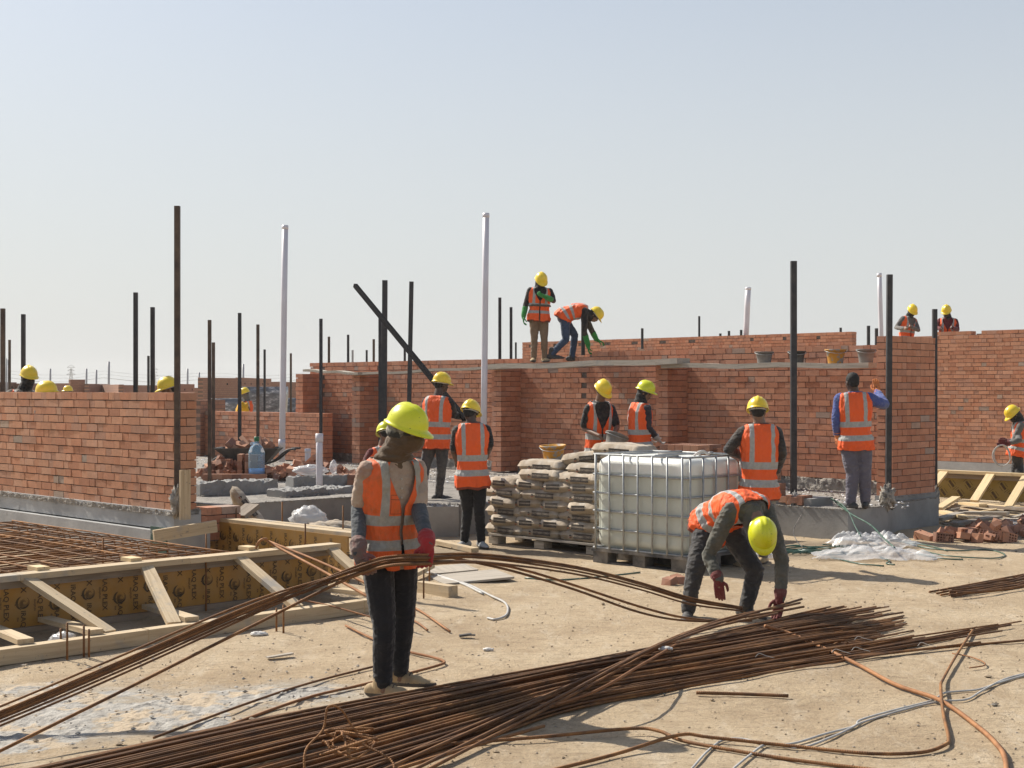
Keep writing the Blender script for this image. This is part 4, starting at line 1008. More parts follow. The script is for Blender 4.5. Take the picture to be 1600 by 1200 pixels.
# water bottle
def bottle(c, label):
    r = empty('water_bottle', c, label, 'bottle'); o = V(c)
    prof = [(0, 0), (.10, 0), (.128, .02)]
    for k in range(17): z = .04 + k * .019; prof.append((.13 - (.006 if k % 2 else 0), z))
    prof += [(.125, .38), (.10, .45), (.055, .50), (.034, .52), (.034, .555)]
    mb = MB(); mb.lathe(prof, o, 28, sx=1.02); mb.build('bottle_body', 'bottle', r, True)
    mb = MB(); mb.lathe([(.0, .0), (.118, .0), (.118, .10), (0, .10)], o + UP * .018, 24); M['watr'] = simple('tinted water', (.22, .45, .85), None, 3, .05, 0); mb.build('water_inside', 'watr', r, True)
    mb = MB(); mb.lathe([(.040, 0), (.042, .05), (.038, .072), (0, .074)], o + UP * .545, 20); mb.build('bottle_cap', 'cap_green', r, True)
    mb = MB(); mb.tube(smooth_path([o + V((-.035, 0, .53)), o + V((-.09, -.01, .52)), o + V((-.10, 0, .495)), o + V((-.04, 0, .515))], 5), .006, 5); mb.build('carry_handle', 'bottle', r, True)
bottle(PY(401, 743, 22.4), 'big clear water bottle with green cap on the kerb')
# wheelbarrow
wp = PY(392, 741, 23.2); wbz = wp.z
wb_ = empty('wheelbarrow', wp, 'dirty dark wheelbarrow loaded with bricks', 'wheelbarrow')
o = wp; mb = MB()
tp = [(-.56, -.3), (.50, -.3), (.50, .3), (-.56, .3)]; bt_ = [(-.22, -.18), (.26, -.18), (.26, .18), (-.22, .18)]
vs = [o + V((x, y, .44)) for x, y in tp] + [o + V((x, y, .17)) for x, y in bt_]; vs += [o + V((x * .95, y * .93, .44)) for x, y in tp] + [o + V((x * .93, y * .9, .19)) for x, y in bt_]
fs = [(i, (i + 1) % 4, 4 + (i + 1) % 4, 4 + i) for i in range(4)] + [(7, 6, 5, 4)] + [(8 + (i + 1) % 4, 8 + i, 12 + i, 12 + (i + 1) % 4) for i in range(4)] + [(12, 13, 14, 15)] + [(i, 8 + i, 8 + (i + 1) % 4, (i + 1) % 4) for i in range(4)]
mb.add(vs, fs); mb.build('tray', 'dark_metal', wb_)
for sy in (-.2, .2):
    mb = MB(); mb.tube(smooth_path([o + V((-.5, sy * .3, .13)), o + V((-.1, sy, .15)), o + V((.35, sy, .2)), o + V((.62, sy * 1.2, .40)), o + V((.78, sy * 1.3, .42))], 5), .017, 7); mb.build('handle', 'dark_metal', wb_, True)
    mb = MB(); mb.tube([o + V((.22, sy, .17)), o + V((.14, sy, .0)), o + V((.05, sy, .0)), o + V((-.02, sy, .16))], .015, 6); mb.build('leg', 'dark_metal', wb_, True)
mb = MB(); mb.tube([o + V((-.5 + .14 * math.cos(q * .393), 0, .13 + .14 * math.sin(q * .393))) for q in range(17)], .035, 8, cap=False); wh = mb.build('wheel', 'rubber', wb_, True)
rs = random.Random(8)
for k in range(16):
    brick(rs.choice('ssh'), o + V((rs.uniform(-.36, .3), rs.uniform(-.15, .15), .44 + rs.uniform(-.02, .11))), (rs.uniform(-.9, .9), rs.uniform(-.9, .9), rs.random() * 6), 'brick heaped in the wheelbarrow tray', 'bricks in the wheelbarrow')

# small litter on the slab
blobby('plastic_bag', 'sheet', PY(485, 735, 21.3), .14, (1.7, .8, .6), 'crumpled white bag left of the short pipe stub', 'bag', 3, .7, 4)
blobby('plastic_bag', 'sheet', PY(521, 730, 21.6), .07, (.8, .6, 1.6), 'small upright white bag right of the short pipe stub', 'bag', 6, .6, 4)
blobby('plastic_bag', 'sheet', PY(482, 815, 15.8), .2, (1.1, .8, .8), 'wrinkled see-through bag by the slab foot behind the form boards', 'bag', 12, .6, 5)
blobby('cement_bag', 'paper', PY(520, 828, 15.6), .25, (1.4, .8, .4), 'pale flat sack slumped behind the form boards', 'sack', 14, .3, 3)
blobby('plastic_bag', 'sheet', PY(845 - 745, 1004, 10.1), .09, (1.2, .8, .8), 'little clear bag behind the thin stakes', 'bag', 16, .6, 5)

# plastic wrapped pallets far behind the low wall
def wrapped(u, v, Y, w_, h_, label):
    p = PY(u, v, Y); r = empty('wrapped_pallet', V((p.x, p.y, 0)), label, 'pallet load')
    mb = MB(); nx = 14; vs = []; 
    for j in range(9):
        for i in range(40):
            q = 2 * math.pi * i / 40; x, y = sup(q, w_ / 2, .5, .2); k = 1 + .07 * noise.noise(V((x * 3, y * 3 + u, j * .8)))
            vs.append(V((p.x + x * k, p.y + y * k, .1 + h_ * j / 8 + .02 * noise.noise(V((x * 5, u, 2))))))
    fs = [(j * 40 + i, j * 40 + (i + 1) % 40, (j + 1) * 40 + (i + 1) % 40, (j + 1) * 40 + i) for j in range(8) for i in range(40)] + [tuple(range(320, 360))]
    mb.add(vs, fs); mb.build('wrapped_load', 'wrap', r, True)
    mb = MB(); mb.box(V((p.x, p.y, .05)), (w_, 1, .1)); mb.build('pallet_base', 'wood_old', r)
m, t, b = newmat('grey stretch wrap'); M['wrap'] = m
r_ = ramp(t, noise_n(t, 5, 6, .7, stretch=(1, 1, 3)), [(.38, (.10, .105, .115)), (.55, (.22, .225, .24)), (.68, (.75, .75, .76))]); t.links.new(r_.outputs[0], b.inputs['Base Color']); b.inputs['Roughness'].default_value = .3
wrapped(412, 640, 40, 1.25, 2.05 - .25, 'tall load in grey plastic wrap behind the low dark wall')
wrapped(372, 640, 42, 1.6, 1.45, 'low load in grey plastic wrap left of the wrapped tall one')
wrapped(440, 640, 44, 1.7, 1.45, 'low load in grey plastic wrap behind the white pipe')

# ---------------------------------------------------------------- formwork of the near footing
def Fp(x0, off=0, z=0):    # point on the shutter line X-Y=-14.33+off at X=x0
    return V((x0, x0 + 14.33 - off, z))
fL, fR = -5.2, -1.66
fw = empty('timber_formwork', Fp(-3.0), 'long yellow plywood form with a plank rail and sloping timber struts, nearest to the camera', 'formwork')
Lw = (Fp(fR) - Fp(fL)).length; HT = .42
pw = MB(); pw.box((Fp(fL) + Fp(fR)) / 2 + UP * (HT / 2) - E1 * 0, (Lw, .02, HT - .01), (E2, E1, UP)); pr_ = pw; nrm = -E1    # face towards the camera right
nrm = V((.7071, -.7071, 0))
MI = 1
def print_col(mb, base, xa, nrm_, z, s0):
    ya = -UP
    # text reads from top to bottom: letters' x axis points down
    put_text(mb, 'IRAQ PLEX', .058, base + UP * (z + .015) + nrm_ * .0135, -UP, xa, MI)
    put_text(mb, 'IRAQPLEX', .020, base + UP * (z + .015) - xa * .043 + nrm_ * .0135, -UP, xa, MI)
def arc(mb, c, xa, ya, r0, r1, a0, a1, nrm_, n=14):
    vs = []
    for k in range(n + 1):
        a = R_(a0 + (a1 - a0) * k / n); w_ = (r1 - r0) * math.sin(math.pi * k / n) * .5 + .001; rm = (r0 + r1) / 2
        vs += [c + xa * (rm - w_) * math.cos(a) + ya * (rm - w_) * math.sin(a), c + xa * (rm + w_) * math.cos(a) + ya * (rm + w_) * math.sin(a)]
    mb.add([v + nrm_ * .0135 for v in vs], [(2 * k, 2 * k + 1, 2 * k + 3, 2 * k + 2) for k in range(n)], 1)
def logo(mb, c, xa, nrm_):
    arc(mb, c, xa, UP, .042, .060, 110, 255, nrm_); arc(mb, c, xa, UP, .036, .046, 225, 350, nrm_)
    mb.box(c - xa * .052 - UP * .01 + nrm_ * .0125, (.03, .001, .008), (xa, nrm_, UP), 1)
    for k in range(5): arc(mb, c + xa * .008, xa, UP, .012 + k * .007, .014 + k * .007, 20 + k * 40, 300 + k * 30, nrm_, 10)
n = int(Lw / .125)
for k in range(n):
    base = Fp(fL) + E2 * (.1 + k * .135)
    if k % 2 == 0: 
        print_col(pr_, base, E2, nrm, .20 + .03 * math.sin(k), 0)
    else:
        logo(pr_, base + UP * (.22 + .035 * math.sin(k * 1.7)), E2, nrm); put_text(pr_, 'EX', .062, base + UP * .345 + nrm * .0135, -UP, E2, 1); put_text(pr_, 'IRAQ', .055, base + UP * .11 + nrm * .0135, -UP, E2, 1)
        put_text(pr_, 'IRA', .022, base + UP * .11 - E2 * .043 + nrm * .0135, -UP, E2, 1)
pr_.build('plywood_panel', ['ply', 'print'], fw)
mb = MB(); segs = [-5.2, -3.75, -2.72, -1.62]
for a_, b_ in zip(segs[:-1], segs[1:]):
    a0, b0 = Fp(a_), Fp(b_); mb = MB(); L_ = (b0 - a0).length; mb.box((a0 + b0) / 2 + UP * (HT + .02 + random.uniform(-.004, .004)) + nrm * .05, (L_ - .006, .15, .045), (E2, E1, UP)); mb.build('top_rail', 'wood', fw)
mb = MB(); mb.box((Fp(fL) + Fp(fR)) / 2 + UP * (HT - .035) + nrm * .03, (Lw, .04, .06), (E2, E1, UP)); mb.build('upper_batten', 'wood_dark', fw)
mb = MB(); mb.box((Fp(fL) + Fp(fR)) / 2 + UP * .025 + nrm * .03, (Lw, .035, .05), (E2, E1, UP)); mb.build('lower_batten', 'wood_dark', fw)
# outer ground timber
Go = lambda x: V((x, x + 12.86, 0))
for a_, b_ in ((-4.6, -2.66), (-2.655, -1.25), (-1.245, -.98)):
    mb = MB(); a0, b0 = Go(a_), Go(b_); mb.box((a0 + b0) / 2 + UP * .055, ((b0 - a0).length - .004, .10, .105), (E2, E1, UP)); mb.build('ground_timber', 'wood', fw)
def strut(u0, v0, u1, v1, parent=fw, mat='wood', z0=HT + .03, w_=.10):
    Yt = None
    # top: on rail line; bottom: on the ground timber
    ku = (u0 - 800) / 2200; Yt = 14.33 / (1 - ku) if True else 0; Yt = (14.33 - .1) / (1 - ku); a = V((ku * Yt, Yt, z0 - .02))
    kb = (u1 - 800) / 2200; Yb = 12.95 / (1 - kb); c = V((kb * Yb, Yb, .10))
    mb = MB(); mb.beam(a, c, w_, .04, 0); return mb.build('strut', mat, parent)
strut(40, 905, 172, 1000); strut(228, 890, 272, 985); strut(372, 868, 465, 968); strut(515, 858, 600, 930)
for u0, u1 in ((70, 150), (232, 300), (480, 590), (-20, 40)):
    ka = (u0 - 800) / 2200; Ya = 14.25 / (1 - ka); kb = (u1 - 800) / 2200; Yb = 12.9 / (1 - kb)
    mb = MB(); mb.beam(V((ka * Ya, Ya, .10)), V((kb * Yb, Yb, .128)), .11, .035); mb.build('floor_tie', 'wood', fw)
for u0 in (205, 388, 60):      # offcuts nailed across the rail
    k_ = (u0 - 800) / 2200; Y_ = 14.42 / (1 - k_); mb = MB(); mb.box(V((k_ * Y_, Y_, HT + .055)), (.1, .16, .03), (E2, E1, UP)); mb.build('offcut', 'wood_new', fw)
# end form turning right behind
f2 = empty('timber_formwork', V((-2.5, 14.2, 0)), 'back side of the form with worn yellow plywood facing the pit', 'formwork')
p0, p1 = V((-3.35, 15.15, 0)), V((-1.56, 13.42, 0)); d_ = (p1 - p0); L_ = d_.length; d_.normalize(); n2 = V((d_.y, -d_.x, 0)); n2 = n2 if n2.y < 0 else -n2
pr_ = MB(); pr_.box((p0 + p1) / 2 + UP * .22, (L_, .02, .44), (d_, n2, UP))
for k in range(int(L_ / .12)):
    base = p0 + d_ * (.08 + k * .12)
    if k % 2 == 0: print_col(pr_, base, d_, n2, .25, 0)
    else: logo(pr_, base + UP * .30, d_, n2); put_text(pr_, 'IRAQ', .055, base + UP * .14 + n2 * .0135, -UP, d_, 1)
pr_.build('plywood_panel', ['ply', 'print'], f2)
mb = MB(); mb.box((p0 + p1) / 2 + UP * .455 - n2 * .07, (L_ + .4, .14, .04), (d_, n2, UP)); mb.build('top_rail', 'wood', f2)
mb = MB(); mb.box((p0 + p1) / 2 + UP * .43 - n2 * .35, (L_ + .3, .10, .045), (d_, n2, UP)); mb.build('outer_rail', 'wood', f2)
mb = MB(); a = PY(240, 838, 14.0); c = PY(338, 822, 14.35); mb.beam(a, c, .045, .12); tag(mb.build('timber_board', 'wood'), 'stout short timber lying on edge across the form corner', 'timber board')
mb = MB(); a = PY(372, 808, 15.2); c = PY(395, 790, 15.4); mb.beam(a, c, .2, .05); tag(mb.build('timber_board', 'wood_dark'), 'dark board end sticking up behind the form', 'timber board')
mb = MB(); a = PG(680, 852); c = PG(742, 864); mb.beam(a + UP * .045, c + UP * .03, .10, .05); tag(mb.build('timber_board', 'wood'), 'pale timber on the ground beside the white shoes', 'timber board')
mb = MB(); a = PG(655, 925); c = PG(708, 933); mb.beam(a + UP * .05, c + UP * .05, .10, .10); tag(mb.build('timber_block', 'wood'), 'squared timber block with a green end right of the front worker', 'timber block')
mb = MB(); a = PG(640, 910); c = PG(672, 898); mb.beam(a + UP * .06, c + UP * .09, .10, .04); tag(mb.build('timber_board', 'wood'), 'short timber leaning on the squared block', 'timber board')
mb = MB(); 
for (x, y, sx, sy) in ((700, 893, .35, .5), (735, 905, .5, .6)):
    p = PG(x, y); mb.box(p + UP * .02, (sx * 1.4, sy, .02), (V((.9, .3, .05)).normalized(), V((-.3, .9, 0)).normalized(), UP))
tag(mb.build('plywood_sheet', 'wood_old'), 'dusty scrap of plywood on the ground behind the carried bars', 'board')

# rebar mat in the pit
mt = empty('rebar_mat', V((-3.6, 13.0, .3)), 'rusty mat of crossed reinforcement bars inside the near form', 'rebar mat')
rs = random.Random(31)
def inpit(p):   # between the two forms and the left foundation
    return (p.x - p.y) < -14.45 and (p.x + p.y) < 11.6
for lvl, zz in ((0, .40), (1, .27)):
    for k in range(27):
        s = .03 + k * .17; st = V((-2.22, 12.20, 0)) + E1 * s + E2 * rs.uniform(-.03, .03)
        pts = [st + UP * (zz - .12), st - E2 * .03 + UP * (zz - .02), st - E2 * .08 + UP * zz] + [st - E2 * (q + .1) + UP * (zz + rs.uniform(-.008, .008)) for q in np.linspace(.2, 5.0, 9)]
        mb = MB(); mb.tube(pts, .0075, 6); mb.build('long_bar', 'rebar', mt, True)
    for k in range(20):
        st = V((-2.22, 12.20, 0)) - E2 * (.06 + k * .25); ed = st + E1 * 4.5
        mb = MB(); mb.tube([st + E1 * .02 + UP * (zz - .13), st + UP * (zz + .012)] + [st.lerp(ed, q) + UP * (zz + .012 + rs.uniform(-.007, .007)) for q in (.2, .4, .6, .8)] + [ed + UP * (zz + .012), ed + UP * (zz - .1)], .0075, 6); mb.build('cross_bar', 'rebar', mt, True)

# stakes of rebar hammered into the ground
for i, (u, v0, v1, Y) in enumerate(((105, 973, 1030, 9.6), (131, 977, 1005, 9.7), (139, 983, 1026, 9.7), (95, 982, 1003, 9.8), (161, 840, 870, 12.6), (159, 890, 965, 11.4), (322, 834, 862, 13.0), (322, 877, 968, 11.7), (477, 818, 848, 12.9), (477, 864, 955, 12.5), (441, 784, 830, 14.8), (369, 793, 822, 15.0), (536, 790, 836, 14.0), (443, 945, 990, 10.6), (432, 950, 970, 10.7), (648, 926, 960, 11.4), (662, 890, 928, 12.4), (671, 884, 910, 13.2))):
    a = PY(u, v1, Y); c = PY(u, v0, Y); a.z = min(a.z, .0) if v1 > 900 else a.z - .1; mb = MB(); mb.tube([a, c], .008, 7)
    lab = ('upright rusty stake in the cluster at the ground timber' if i in (0, 1, 2, 3) else 'upright rusty stake along the form boards' if i < 13 else 'upright rusty stake near the front worker')
    tag(mb.build('rebar_stake', 'rebar', None, True), lab, 'stake', 'cluster of stakes' if i < 4 else 'stakes along the form' if i < 13 else 'stakes near the worker')

# right-hand formwork and timber litter
rf = empty('timber_formwork', V((7.8, 22.8, 0)), 'plywood form with fresh timber struts at the far right', 'formwork')
def RF(u, off=0): Y = (30.7 - off) / (1 + (u - 800) / 2200); return V(((u - 800) / 2200 * Y, Y, 0))
q0, q1 = RF(1440), RF(1690); d_ = q1 - q0; L_ = d_.length; d_.normalize(); n3 = -E2
mb = MB(); mb.box((q0 + q1) / 2 + UP * .47 + n3 * .05, (L_, .14, .05), (d_, E2, UP)); mb.build('top_rail', 'wood_new', rf)
mb = MB(); mb.box((q0 + q1) / 2 + UP * .40 + n3 * .035, (L_, .05, .07), (d_, E2, UP)); mb.build('upper_batten', 'wood_dark', rf)
mb = MB(); rr = V((.7071, -.7071, 0)); mb.box((q0 + q1) / 2 + UP * .24, (L_, .02, .42), (d_, E2, UP))
for k in range(int(L_ / .3)):
    for j in range(2):
        c = q0 + d_ * (.1 + k * .3 + j * .15) + UP * (.12 + .15 * j) + n3 * .012
        xa = (rr * .62 - UP * .78).normalized(); ya = (rr * .78 + UP * .62).normalized()
        mb.box(c, (.13, .002, .04), (xa, n3, ya), 1); 
        for sg in (-1, 1): mb.box(c + ya * sg * .055 + xa * .01, (.09, .002, .006), (xa, n3, ya), 1); mb.box(c + xa * sg * .09, (.006, .002, .09), (xa, n3, ya), 1)
mb.build('plywood_panel', ['ply2', 'print'], rf)
for u0, v0, u1, v1 in ((1476, 746, 1455, 762), (1549, 742, 1522, 783), (1605, 758, 1576, 791)):
    a = RF(u0, .12) + UP * .47; c = PG(u1 - 4, v1 + 8); c.z = .03; mb = MB(); mb.beam(a, PY(u1, v1, RF(u1, .9).y), .14, .04); mb.build('strut', 'wood_new', rf)
for u0, v0, u1, v1, lab, mt_ in ((1466, 795, 1494, 780, 'pale board leaning up at the edge of the timber litter', 'wood_new'), (1503, 786, 1536, 793, 'short fresh board in the timber litter below the far form', 'wood_new'), (1541, 790, 1577, 796, 'squared fresh timber under the far form strut', 'wood_new'), (1472, 800, 1520, 815, 'long fresh board sloping through the litter', 'wood_new'), (1505, 802, 1575, 806, 'flat grey board in the litter', 'wood_old'), (1530, 790, 1610, 800, 'dark board below the far form', 'wood_dark'), (1466, 812, 1500, 806, 'grey board end by the return wall post', 'wood_old'), (1550, 812, 1610, 818, 'thin pale board at the right edge', 'wood_old'), (1490, 820, 1560, 812, 'grey splintered board behind the rubble heap', 'wood_dark')):
    a = PG(u0, v0 + 6); c = PG(u1, v1 + 6); mb = MB(); mb.beam(a + UP * .06, c + UP * .09, .13, .04); tag(mb.build('timber_board', mt_), lab, 'timber board')
rs = random.Random(44)
for k in range(40):
    u = rs.uniform(1466, 1640); v = rs.uniform(792, 824); a = PG(u, v); q = rs.uniform(-.6, .6); L_ = rs.uniform(.15, .6); d_ = V((math.cos(q), math.sin(q), rs.uniform(-.1, .1)))
    mb = MB(); mb.beam(a + UP * .03, a + d_ * L_ + UP * (.03 + abs(d_.z) * .2), rs.uniform(.04, .09), .02)
    tag(mb.build('wood_scrap', rs.choice(['wood_old', 'wood_dark', 'wood_dark', 'wood_new'])), 'splintered wood scrap in the litter below the far form', 'wood scrap', 'wood scraps below the far form')

# crumpled plastic sheets
def crumple(nm, cx, cy, rx, ry, h, seed, label, ang=0):
    mb = MB(); n = 64; vs = []
    for j in range(n):
        for i in range(n):
            x = (i / (n - 1) - .5) * 2; y = (j / (n - 1) - .5) * 2; e = max(0, 1 - (x * x + y * y) ** 1.0 * (.8 + .5 * noise.noise(V((x * 2, y * 2, seed)))))
            rg = abs(noise.noise(V((x * 2 + seed, y * 2, 1)))) + .45 * abs(noise.noise(V((x * 5, y * 4 + seed, 2)))) + .16 * abs(noise.noise(V((x * 11, y * 9, seed))))
            z = h * (e ** .8) * (.35 + .8 * rg) + .01
            xx, yy = x * rx * (1 + .2 * noise.noise(V((y * 3, seed, 0)))), y * ry * (1 + .2 * noise.noise(V((x * 3, seed, 4))))
            vs.append((cx + xx * math.cos(ang) - yy * math.sin(ang), cy + xx * math.sin(ang) + yy * math.cos(ang), z if e > 0 else None))
    keep = {}; out = []
    for i, v_ in enumerate(vs):
        if v_[2] is not None: keep[i] = len(out); out.append(v_)
    fs = [tuple(keep[q] for q in f) for j in range(n - 1) for i in range(n - 1) for f in [(j * n + i, j * n + i + 1, (j + 1) * n + i + 1, (j + 1) * n + i)] if all(q in keep for q in f)]
    mb.add(out, fs); return tag(mb.build(nm, 'sheet', None, True), label, 'plastic sheet')
crumple('plastic_sheet', 3.95, 15.35, .66, .36, .17, 3, 'big crumpled clear plastic sheet in front of the slab')
crumple('plastic_sheet', 4.2, 16.45, .5, .32, .24, 8, 'clear plastic sheet heaped against the slab corner')
crumple('plastic_sheet', 7.3, 18.9, .7, .35, .14, 11, 'white plastic sheet in the rubble at the right edge')
crumple('plastic_sheet', 2.75, 15.4, .25, .18, .1, 14, 'small clear plastic scrap left of the green straps')
# green straps and hoses
def strap(pts, label, r=.008, mat='green_strap', nm='green_strap', cat='strap', grp='green straps by the slab', flat=False):
    mb = MB(); mb.tube(smooth_path([(p if isinstance(p, V) else PG(*p) + UP * .012) for p in pts], 6), r, 6); return tag(mb.build(nm, mat, None, True), label, cat, grp)
rs = random.Random(17)
for k in range(16):
    c = PG(rs.uniform(1215, 1330), rs.uniform(858, 868)); pts = []
    a0 = rs.random() * 6; rr1 = rs.uniform(.2, .55)
    for q in range(7): pts.append(c + V((rr1 * math.cos(a0 + q * .6), rr1 * .5 * math.sin(a0 + q * .6), .012 + .03 * rs.random())))
    strap(pts, 'tangled green strap coil at the foot of the slab')
strap([PY(1265, 783, 17.9), PY(1290, 777, 18.0), PY(1312, 786, 17.3), PY(1326, 800, 16.9), PY(1336, 822, 16.5), PY(1345, 838, 16.2)], 'green strap hanging over the slab edge')
strap([PY(1300, 780, 17.8), PY(1330, 803, 16.8), PY(1360, 820, 16.2), PY(1380, 840, 15.6), PY(1398, 856, 15.2)], 'green strap bowing from the slab down on the plastic sheet', .010)
strap([PY(1252, 805, 17.0), PY(1240, 828, 16.8), PY(1245, 845, 16.3), PY(1254, 855, 16.0)], 'thin dark wire drooping down the slab face', .005, 'black_pl')
for pts, lb in (([(1298, 872), (1340, 882), (1381, 886)], 'straight green strap lying in front of the plastic sheet'), ([(1375, 872), (1390, 878), (1385, 882), (1398, 884)], 'short hooked green strap before the sheet'), ([(1410, 848), (1450, 858), (1500, 862), (1540, 860), (1570, 868), (1550, 874), (1480, 870), (1440, 862)], 'long looping green strap right of the sheet'), ([(1430, 866), (1470, 874), (1505, 876)], 'pale green strap end right of the sheet'), ([(1380, 845), (1440, 852), (1480, 862)], 'green strap running out from behind the sheet'), ([(820, 905), (870, 908), (940, 903), (1000, 896)], 'long thin green strap on the ground before the tank')):
    strap(pts, lb)
strap([(690, 905), (730, 915), (765, 932), (790, 945), (792, 962), (775, 970), (762, 968)], 'white cable curling on the ground right of the front worker', .010, 'cable', 'white_cable', 'cable', None)
strap([(630, 885), (680, 900), (720, 913), (755, 930)], 'pale rod lying behind the front worker', .012, 'cable', 'white_cable', 'cable', None)
strap([(1080, 1206), (1105, 1178), (1130, 1160), (1160, 1158), (1200, 1167), (1240, 1165), (1290, 1150), (1335, 1138), (1345, 1128), (1400, 1112), (1455, 1098), (1475, 1086), (1500, 1083), (1530, 1080), (1560, 1070), (1615, 1054)], 'grey cable running across the sand, its upper strand at the right', .0062, 'cable', 'grey_cable', 'cable', None)
strap([(1140, 1210), (1170, 1185), (1200, 1166), (1250, 1172), (1300, 1155), (1330, 1141), (1350, 1131), (1420, 1110), (1470, 1099), (1510, 1096), (1535, 1082), (1570, 1064), (1615, 1052)], 'grey cable twisted beside another, its lower strand at the right', .0062, 'cable', 'grey_cable', 'cable', None)

# ---------------------------------------------------------------- reinforcement bars
def bar(pts, label, group=None, r=.008, mat='rebar', n=6, sm=6, nm='rebar'):
    mb = MB(); mb.tube(smooth_path(pts, sm), r, n); return tag(mb.build(nm, mat, None, True), label, 'steel bar', group)
rs = random.Random(99)
G1 = 'bars lying in the big pile'
def lane(a, b, f): return a.lerp(b, f)
for k in range(150):
    f0 = k / 149; f = min(1, max(0, f0 + rs.uniform(-.04, .04))); fr = min(1, max(0, f0 * .9 + .05 + rs.uniform(-.10, .10)))
    lay = rs.random() ** 1.3 * .12 * (1 - abs(2 * f0 - 1) ** 2 * .8)
    far_l = lane(V((-3.45, 5.5, 0)), V((-2.4, 4.5, 0)), f); Lp = lane(PG(430, 1128), PG(590, 1215), f); W_ = lane(PG(905, 1050), PG(905, 1110), f); Rp = lane(PG(1235, 968), PG(1330, 1036), fr)
    d_ = (Rp - W_).normalized(); ext = rs.uniform(.0, 1.55) * (1 - .35 * abs(fr - .4)); end = Rp + d_ * ext * .85
    if fr > .86: end = Rp + d_ * rs.uniform(.4, 2.2)
    pts = [far_l, Lp.lerp(far_l, .5), Lp, Lp.lerp(W_, .5), W_, W_.lerp(Rp, .5), Rp, end]
    zz = [lay * .8, lay, lay, lay * 1.1, lay * 1.15, lay, lay * .8, lay * .45]
    pts = [p + UP * (.012 + z_) + V((0, rs.uniform(-.012, .012), 0)) for p, z_ in zip(pts, zz)]
    bar(pts, 'rusty ribbed bar lying among many in the big pile', G1, rs.choice([.006, .0065, .007, .008]), n=6, sm=5)
for i, (u0, v0, u1, v1, u2, v2) in enumerate(((850, 1130, 1060, 1035, 1253, 936), (900, 1110, 1100, 1015, 1250, 942), (880, 1105, 1090, 1020, 1256, 948), (840, 1120, 1080, 1030, 1215, 958))):
    a, c, e = PG(u0, v0), PG(u1, v1), PZ(u2, v2, .16); bar([a - (c - a) * 1.2 + UP * .03, a + UP * .1, c + UP * .17, e], 'bar on top of the pile lifted near the bent worker, one of four', 'four lifted bars', .009)
bar([PG(840, 1120) + UP * .03, PZ(930, 1080, .17), PZ(1000, 1040, .2), PZ(1060, 1005, .12)], 'single straight bar lying askew across the pile', None, .009, 'rebar_o')
bar([PG(1050, 1050) + UP * .02, PG(1250, 1040) + UP * .02, PG(1400, 1023) + UP * .02, PG(1620, 1003) + UP * .02], 'long straight bar along the lower edge of the pile, reaching the right edge', None, .009)
bar([PG(1000, 1065) + UP * .03, PG(1200, 1046) + UP * .03, PG(1330, 1032) + UP * .02, PG(1532, 1008) + UP * .02], 'long bar just above the lowest one of the pile', None, .009)
# bars in the worker's hands
hL, hR = PY(567, 889, 8.13), PY(664, 875, 8.15)
CB = 'bars carried by the front worker'
offs = [(0, 0), (.02, .012), (-.018, .014), (.004, .03), (-.012, -.014), (.018, -.012), (.0, .018)]
for i, (oy, oz) in enumerate(offs[:7]):
    o_ = V((0, oy, oz)); sp_ = (-1.6, -.9, -.3, .1, .5, .9, 1.8)[i] * .02
    bar([PY(-220, 1204 + (-15, -7, -3, 1, 4, 9, 15)[i], 7.2), PY(0, 1119 + (-15, -7, -3, 1, 4, 9, 15)[i], 7.5) , PY(200, 1034 + (-14, -6, -2, 1, 4, 9, 15)[i], 7.75), PY(400, 948 + (-11, -5, -2, 1, 3, 7, 10)[i], 8.0), hL + o_, (hL + hR) / 2 + o_ + UP * .018, hR + o_, PY(760, 871 + i * 1.0, 8.75) + o_, PY(900, 888 + i * 1.4, 9.6) + o_, PY(1000, 913 + i * 1.2, 10.2) + o_, PY(1080, 938 + i * .8, 10.8) + o_, PY(1160, 951 + i * .5, 11.15) + o_ * .6], 'rusty bar in the bundle held by the front worker', CB, .0068)
bar([PY(-30, 1188, 6.9), PY(200, 1075, 7.5), PY(400, 975, 8.0), hL + V((0, -.02, -.02)), hR + V((0, -.02, -.02)), PY(800, 886, 9.2), PY(1000, 948, 10.2), PY(1075, 966, 10.8), PG(1150, 982) + UP * .05], 'bar hanging lower than the bundle held by the front worker', None, .009)
bar([PY(700, 870, 8.6), PY(800, 892, 9.0), PY(900, 922, 9.6), PY(1000, 957, 10.2), PY(1075, 970, 10.7), PG(1175, 980) + UP * .05], 'lowest bar sagging between the two front workers', None, .009)
bar([PZ(1195, 978, .15), PZ(1240, 992, .08), PG(1330, 1040) + UP * .03, PG(1400, 1075) + UP * .02, PG(1470, 1104) + UP * .035, PG(1530, 1143) + UP * .02, PG(1558, 1170) + UP * .02, PG(1570, 1190) + UP * .02, PG(1574, 1225) + UP * .02], 'thick orange rusty rod curving down to the lower right corner', None, .014, 'rebar_o')
bar([PG(430, 1210) + UP * .03, PG(640, 1178) + UP * .03, PG(850, 1160) + UP * .03, PG(985, 1150) + UP * .04, PG(1030, 1154) + UP * .04, PG(1065, 1163) + UP * .02, PG(1140, 1176) + UP * .015, PG(1240, 1192) + UP * .015, PG(1400, 1212) + UP * .015], 'single bar bending across the foreground sand and out at the bottom', None, .0095)
